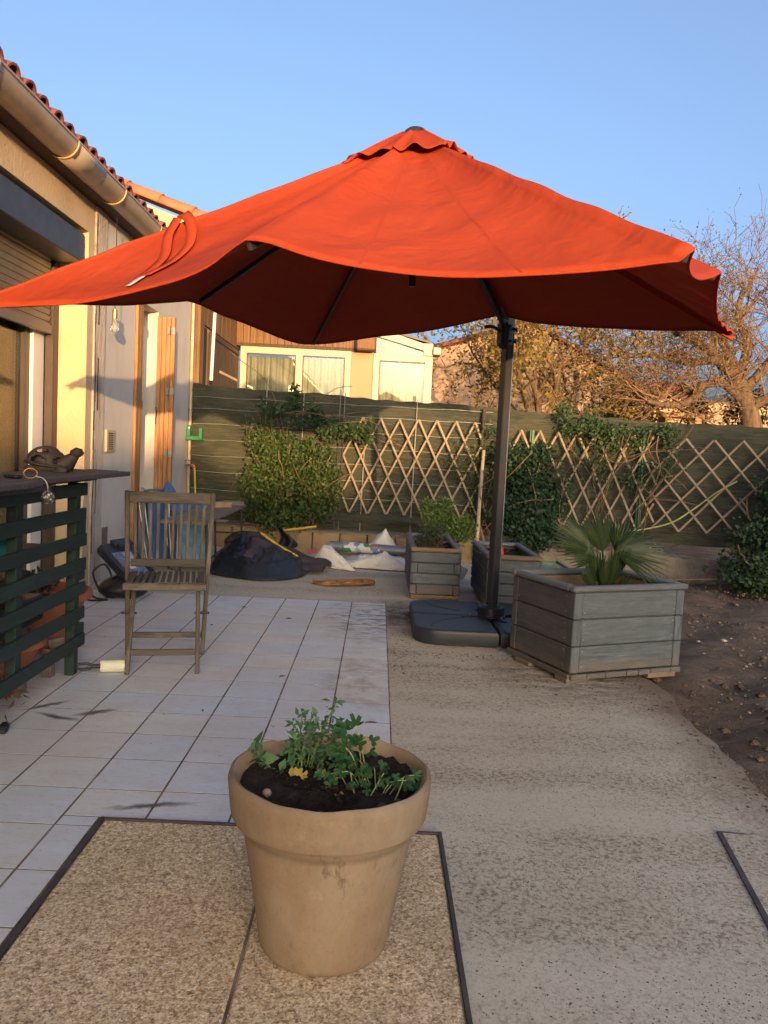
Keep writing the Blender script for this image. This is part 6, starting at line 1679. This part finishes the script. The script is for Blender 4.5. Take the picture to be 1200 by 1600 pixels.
# ================================================================== TARP, SACKS AND ROLLS BY THE BLOCK WALL
def heap(name, m, outline, hfun, n=44, parent=None, solid=.006, cen=None):
    """cloth heap over a closed outline; hfun(u, a, x, y) gives the height, u runs 0 at the middle to 1 at the rim"""
    P = smoothpts(list(outline) + [outline[0]], 5)[:-1]; c = sum(P, Vector()) / len(P) if cen is None else Vector(cen)
    mb = MB(); rows = []
    for i in range(n + 1):
        u = i / n; row = []
        for k, p in enumerate(P):
            q = c.lerp(p, u); a = 2 * math.pi * k / len(P)
            row.append((q.x, q.y, max(.004, hfun(u, a, q.x, q.y))))
        rows.append(row)
    mb.grid(rows, True); return mb.build(name, m, parent, 180, solid=solid)
V = Vector
def crease(x, y, f=1.0, ph=0.0):
    c = 0
    for (a, w, k) in ((.4, 9, 1.0), (1.5, 13, .8), (2.5, 17, .6), (.95, 27, .4)):
        c += k * (1 - abs(math.sin(f * w * (x * math.cos(a) + y * math.sin(a)) + ph + 1.3 * math.sin(5 * x - 4 * y + a)))) ** 3
    return c / 2.8
tarp = thing('black_tarp', 'crumpled black tarpaulin heaped on the concrete below the bush', 'tarpaulin', (-1.0, 7.2, 0))
def th(u, a, x, y):
    e = math.exp(-((x + 1.22) / .34) ** 2 - ((y - 7.4) / .38) ** 2) * .20 + math.exp(-((x + .85) / .26) ** 2 - ((y - 7.1) / .36) ** 2) * .09
    edge_ = min(1, (1 - u) * 5)
    f = .034 * abs(math.sin(a * 4 + u * 5)) - .02 + .022 * abs(math.sin(a * 9 - u * 7 + x * 6)) + .014 * abs(math.sin(x * 27 + y * 15)) + .01 * abs(math.sin(y * 41 - x * 13))
    return (e + .025 + f * .5 + .085 * crease(x, y, 1.1, .7)) * edge_ + .008
heap('tarp_sheet', 'tarp', [V(p) for p in ((-1.50, 7.15, 0), (-1.42, 6.86, 0), (-1.2, 6.70, 0), (-.98, 6.62, 0), (-.78, 6.70, 0), (-.62, 6.95, 0), (-.62, 7.4, 0), (-.75, 7.8, 0), (-1.1, 8.1, 0), (-1.45, 7.8, 0))], th, 48, tarp)
br = MB(); rows = []
for i in range(30):                                       # brown inner face folded over the front, with a rolled lip
    t = i / 29; row = []
    for j in range(20):
        s_ = j / 19
        x = -1.15 + .72 * t + .03 * math.sin(s_ * 5); y = 7.22 - .36 * s_ + .28 * t
        z = (.27 - .23 * t ** 1.1) * (1 - s_ * .72) + .028 + .018 * math.sin(t * 15 + s_ * 4) * (1 - t) + .012 * math.sin(s_ * 13 + t * 5)
        if t > .82: z += .02 * math.sin((t - .82) / .18 * math.pi) * (1 - .5 * s_)
        row.append((x, y, max(.012, z)))
    rows.append(row)
br.grid(rows); br.build('folded_flap', 'brown_cloth', tarp, 180, solid=.006)
brn = thing('brown_cover', 'bundled brown oilcloth cover on top of the black tarpaulin', 'cover', (-1.25, 7.5, .25))
mb = MB(); rows = []
for i in range(18):
    t = i / 17; r = math.sin(math.pi * (.06 + .94 * t)) ** .55 if t < 1 else .02
    rows.append([(-1.24 + .20 * r * math.cos(a) * (1 + .06 * math.sin(a * 5 + t * 5)), 7.55 + .20 * r * math.sin(a) * (1 + .06 * math.sin(a * 4)), .16 + .15 * t + .02 * math.sin(a * 3 + 1) * r + .012 * math.sin(a * 7 + t * 8)) for a in np.linspace(0, 6.283, 34, endpoint=False)])
mb.grid(rows, True); mb.build('bundle', 'brown_cloth', brn, 180)
mb = MB(); rows = []
for i in range(14):
    t = i / 13; rows.append([(-.98 + .17 * s_ + .05 * math.sin(t * 4), 7.72 + .05 * math.sin(s_ * 7), .14 + .25 * t - .10 * s_ * t + .02 * math.sin(s_ * 9 + t * 3)) for s_ in np.linspace(0, 1, 14)])
mb.grid(rows); mb.build('raised_flap', 'tarp', brn, 180, solid=.006)
stk = thing('yellow_stick', 'yellow bamboo stick lying across the black tarpaulin', 'stick', (-.95, 7.4, .25))
MB().tube([(-1.08, 7.45, .315), (-.90, 7.32, .225), (-.70, 7.22, .14)], [.012, .012, .010], 8).build('stick_shaft', 'hose', stk, 60)
stk2 = tag(MB().tube([(-.93, 7.95, .30), (-.62, 8.15, .335)], .012, 8).build('yellow_stick', 'hose'), 'short yellow stick end resting by the block wall behind the tarpaulin', 'stick')

roll_ = thing('packaged_roll', 'grey packaged roll with a colour printed label lying on the white sacks', 'roll', (-.1, 7.9, .1))
pa, pb = V((-.46, 7.92, .17)), V((.46, 7.80, .16)); d_ = (pb - pa).normalized()
MB().tube([pa, pb], .052, 20).build('roll_tube', 'grey_metal', roll_, 50)
def sleeve(t0, t1, m, r=.0532): MB().tube([pa + (pb - pa) * t0, pa + (pb - pa) * t1], r, 20, False).build('label_band', m, roll_, 50)
sleeve(.15, .56, 'label_print')
sk = thing('white_sack', 'dirty white woven sack bunched in front of the packaged roll', 'sack', (.0, 7.75, 0))
def sh1(u, a, x, y):
    return (.075 + .03 * math.sin(x * 9 + 1) + .10 * crease(x, y, 1.2)) * (1 - u ** 6) + .006
heap('sack_cloth', 'sack', [V(p) for p in ((-.36, 7.75, 0), (-.22, 7.62, 0), (.0, 7.58, 0), (.2, 7.54, 0), (.46, 7.55, 0), (.5, 7.7, 0), (.3, 7.78, 0), (.0, 7.82, 0), (-.25, 7.84, 0))], sh1, 30, sk)
sk2 = thing('white_sack', 'white woven sack standing in a peak behind the packaged roll', 'sack', (.05, 8.05, 0))
def sh2(u, a, x, y):
    d = abs(x - .10) / (.26 if x < .10 else .19)
    pk_ = max(0, 1 - d) ** .9 * .30 * max(0, 1 - ((y - 8.05) / .30) ** 2)
    return (pk_ + .03 + .055 * crease(x, y, 1.3, 1.1)) * (1 - u ** 7) + .006
heap('sack_cloth', 'sack', [V(p) for p in ((-.34, 8.05, 0), (-.2, 7.92, 0), (.05, 7.9, 0), (.25, 7.92, 0), (.33, 8.1, 0), (.25, 8.3, 0), (.0, 8.32, 0), (-.25, 8.2, 0))], sh2, 34, sk2)
ppr = thing('white_paper_bag', 'crumpled white printed bag between the tarpaulin and the roll', 'bag', (-.5, 7.6, 0))
def sh3(u, a, x, y):
    d = abs(x + .50) / (.13 if x < -.50 else .32)
    return (max(0, 1 - d) * .17 + .02 + .05 * crease(x, y, 1.5, .3)) * (1 - u ** 6) + .005
heap('bag_sheet', 'sack', [V(p) for p in ((-.66, 7.72, 0), (-.52, 7.58, 0), (-.35, 7.48, 0), (-.18, 7.40, 0), (-.22, 7.58, 0), (-.36, 7.8, 0), (-.52, 7.9, 0))], sh3, 26, ppr)
MB().box((-.60, 7.56, .155), (.10, .004, .03), Matrix.Rotation(-.35, 3, 'Y')).build('printed_stripe', 'print_magenta', ppr)
rag_ = thing('ochre_rag', 'twisted ochre brown rag on the concrete strip', 'rag', (-.25, 6.65, 0))
mb = MB(); pts = smoothpts([(-.51, 6.63, .012), (-.42, 6.58, .018), (-.33, 6.57, .026), (-.27, 6.60, .022), (-.18, 6.62, .030), (-.08, 6.66, .036), (.0, 6.70, .03), (.015, 6.72, .012)], 6)
rows = []
for i, p in enumerate(pts):
    t = i / (len(pts) - 1); r = .018 + .035 * math.sin(math.pi * min(.97, t * .9 + .1)) ** 1.2 * (.55 + .6 * t) ; r = r if t < .96 else r * .5
    rows.append([(p.x + .2 * r * math.cos(a), p.y + r * 1.25 * math.cos(a) * (1 + .16 * math.sin(a * 3 + t * 12)), max(.002, p.z * .8 + r * .62 * math.sin(a) * (1 + .22 * math.sin(a * 5 + t * 15)))) for a in np.linspace(0, 6.283, 22, endpoint=False)])
mb.grid(rows, True); mb.f.append(tuple(range(22))[::-1]); mb.build('rag_cloth', 'rag', rag_, 180)

# tie strap of the parasol lying on its left wing (its own height found on the canopy)
dg = bpy.context.evaluated_depsgraph_get()
def canopy_z(x, y):
    ev = canopy.evaluated_get(dg); o = WM[canopy.name].inverted() @ Vector((x, y, 6))
    ok, loc, nn, _ = ev.ray_cast(o, Vector((0, 0, -1)))
    return (WM[canopy.name] @ loc).z if ok else None
def strap(pts, w, name, m, lifts):
    s_ = smoothpts([Vector((*p, 0)) for p in pts], 6); rows = []
    n_ = len(s_)
    for i, p in enumerate(s_):
        d = (s_[min(i + 1, n_ - 1)] - s_[max(i - 1, 0)]).normalized(); sd_ = Vector((-d.y, d.x, 0)) * w / 2
        lf = float(np.interp(i / (n_ - 1), np.linspace(0, 1, len(lifts)), lifts)); row = []
        for k in (-1, 0, 1):
            q = p + sd_ * k; z = canopy_z(q.x, q.y)
            if z is None: z = row[-1][2] - lf if row else 1.9
            row.append((q.x, q.y, z + lf))
        rows.append(row)
    return MB().grid(rows).build(name, m, canopy, 180, solid=.003)
strap([(-.93, 3.60), (-.95, 3.48), (-.93, 3.35), (-.95, 3.22), (-.965, 3.12)], .042, 'tie_strap', 'canvas', [.035, .045, .02, .012, .010])
strap([(-.93, 3.60), (-.87, 3.52), (-.84, 3.40), (-.88, 3.27), (-.94, 3.14)], .042, 'tie_strap', 'canvas', [.035, .06, .02, .014, .013])
strap([(-.955, 3.13), (-.97, 3.09), (-.985, 3.06)], .032, 'care_label', 'print_pale', [.013, .012, .010])

# small debris blown over the tiles
random.seed(77)
stones('tile_debris', [(random.uniform(-1.9, .08), random.uniform(2.5, 5.85), .0015) for _ in range(70)], .0015, .006, 'rust')
db = MB()
for (x, y, a, l) in ((-.43, 3.86, .5, .03), (-.55, 5.2, .1, .04), (-.12, 2.95, 2.2, .05), (.02, 3.25, .2, .05), (-1.0, 4.9, .9, .02), (-.7, 3.3, 1.9, .02), (-.9, 5.5, .1, .03)):
    d_ = Vector((math.cos(a), math.sin(a), 0)) * l / 2; db.tube([Vector((x, y, .004)) - d_, Vector((x, y, .006)), Vector((x, y, .004)) + d_], [.002, .004, .001], 5)
tag(db.build('twig_litter', 'rust'), kind='stuff')

# screw heads at the board ends of the big planter
scr = MB(); Zv = Vector((0, 0, 1))
for (a_, b_, o_) in ((c0, c0 + ux * .735, -vy), (c0 + vy * .58, c0, -ux)):
    d_ = (b_ - a_).normalized()
    for k in range(3):
        for dz in (.03, .11):
            for q in (a_ + d_ * .028, a_ + d_ * .07, b_ - d_ * .07, b_ - d_ * .028):
                pz_ = q + Zv * (.05 + .142 * k + dz); M_ = Zv.rotation_difference(o_).to_matrix()
                scr.lathe(pz_ + o_ * -.002, [(.0042, 0), (.0042, .0012), (.0, .0016)], 7, M_)
o = scr.build('screw_heads', 'steel', big); o['kind'] = 'stuff'

# grit: loose grains on the rough concrete, shell grains standing out of the stone hatch
random.seed(91)
def grains(name, pts, smin, smax, m, flat=.5):
    P = np.array(pts, float); n = len(P)
    b = np.array([(1, 0, 0), (0, 1, 0), (-1, 0, 0), (0, -1, 0), (0, 0, 1)], float)
    s_ = smin * (smax / smin) ** (RNG.random(n) ** 2)
    B = b[None] * RNG.uniform(.55, 1.3, (n, 5, 3)) * s_[:, None, None]
    a = RNG.uniform(0, 6.28, n); ca, sa = np.cos(a), np.sin(a)
    Vx = B[:, :, 0] * ca[:, None] - B[:, :, 1] * sa[:, None]; Vy = B[:, :, 0] * sa[:, None] + B[:, :, 1] * ca[:, None]
    VV = np.stack([Vx + P[:, 0, None], Vy + P[:, 1, None], B[:, :, 2] * flat + P[:, 2, None]], -1).reshape(-1, 3)
    F = (np.arange(n)[:, None, None] * 5 + np.array([(0, 1, 4), (1, 2, 4), (2, 3, 4), (3, 0, 4)])[None]).reshape(-1, 3)
    return np_mesh(name, VV, F, m, None, P.mean(0), 'stuff')
pts = []
while len(pts) < 30000:
    y = 1.0 + 5.0 * random.random() ** 1.5; x = random.uniform(.26, 1.46)
    w = .30 + .70 * max(0, math.sin(y * 9 + math.sin(x * 3) * 1.2 + 1.1 * math.sin(y * 3.1))) * (.5 + .5 * math.sin(x * 4.3 + y * 2.2))
    if (y < 2.42 and x > 1.1) or random.random() > w: continue
    pts.append((x, y, -.0042))
grains('concrete_grit', pts[:17000], .0011, .0040, 'soil', .4)
grains('dark_grit', pts[17000:21000], .0010, .0034, 'rust', .4)
grains('pale_grit', pts[21000:], .0010, .0034, 'pebble_pale', .45)
hp_ = [(random.uniform(-.765, .228), 1.1 + 1.18 * random.random() ** 1.3, .0058) for _ in range(14000)]
hp_ = [p for p in hp_ if abs(p[0] + .253) > .006 and (p[0] - pc.x) ** 2 + (p[1] - pc.y) ** 2 > .152 ** 2]
grains('shell_grains', hp_[:8000], .0016, .0046, 'shellstone', .35)
grains('pale_shell_grains', hp_[8000:10500], .0014, .0042, 'pebble_pale', .35)
grains('dark_shell_grains', hp_[10500:], .0010, .0030, 'old_plank', .3)
# weeds and leaf litter on the bare soil
wd = clumped([((random.uniform(1.7, 4.6), random.uniform(2.6, 7.9), -.01), (.03, .03, .008), 1) for _ in range(40)], 60, 5, .012)
leaves('soil_weeds', wd, .022, 'climber_leaf', None, .4, droop=-.6)
lt = np.array([(random.uniform(1.55, 4.8), random.uniform(2.4, 8.0), -.012 + random.uniform(0, .008)) for _ in range(260)])
leaves('leaf_litter', lt, .03, 'dry_leaf', None, .5, droop=0, face=(0, 0, 2))
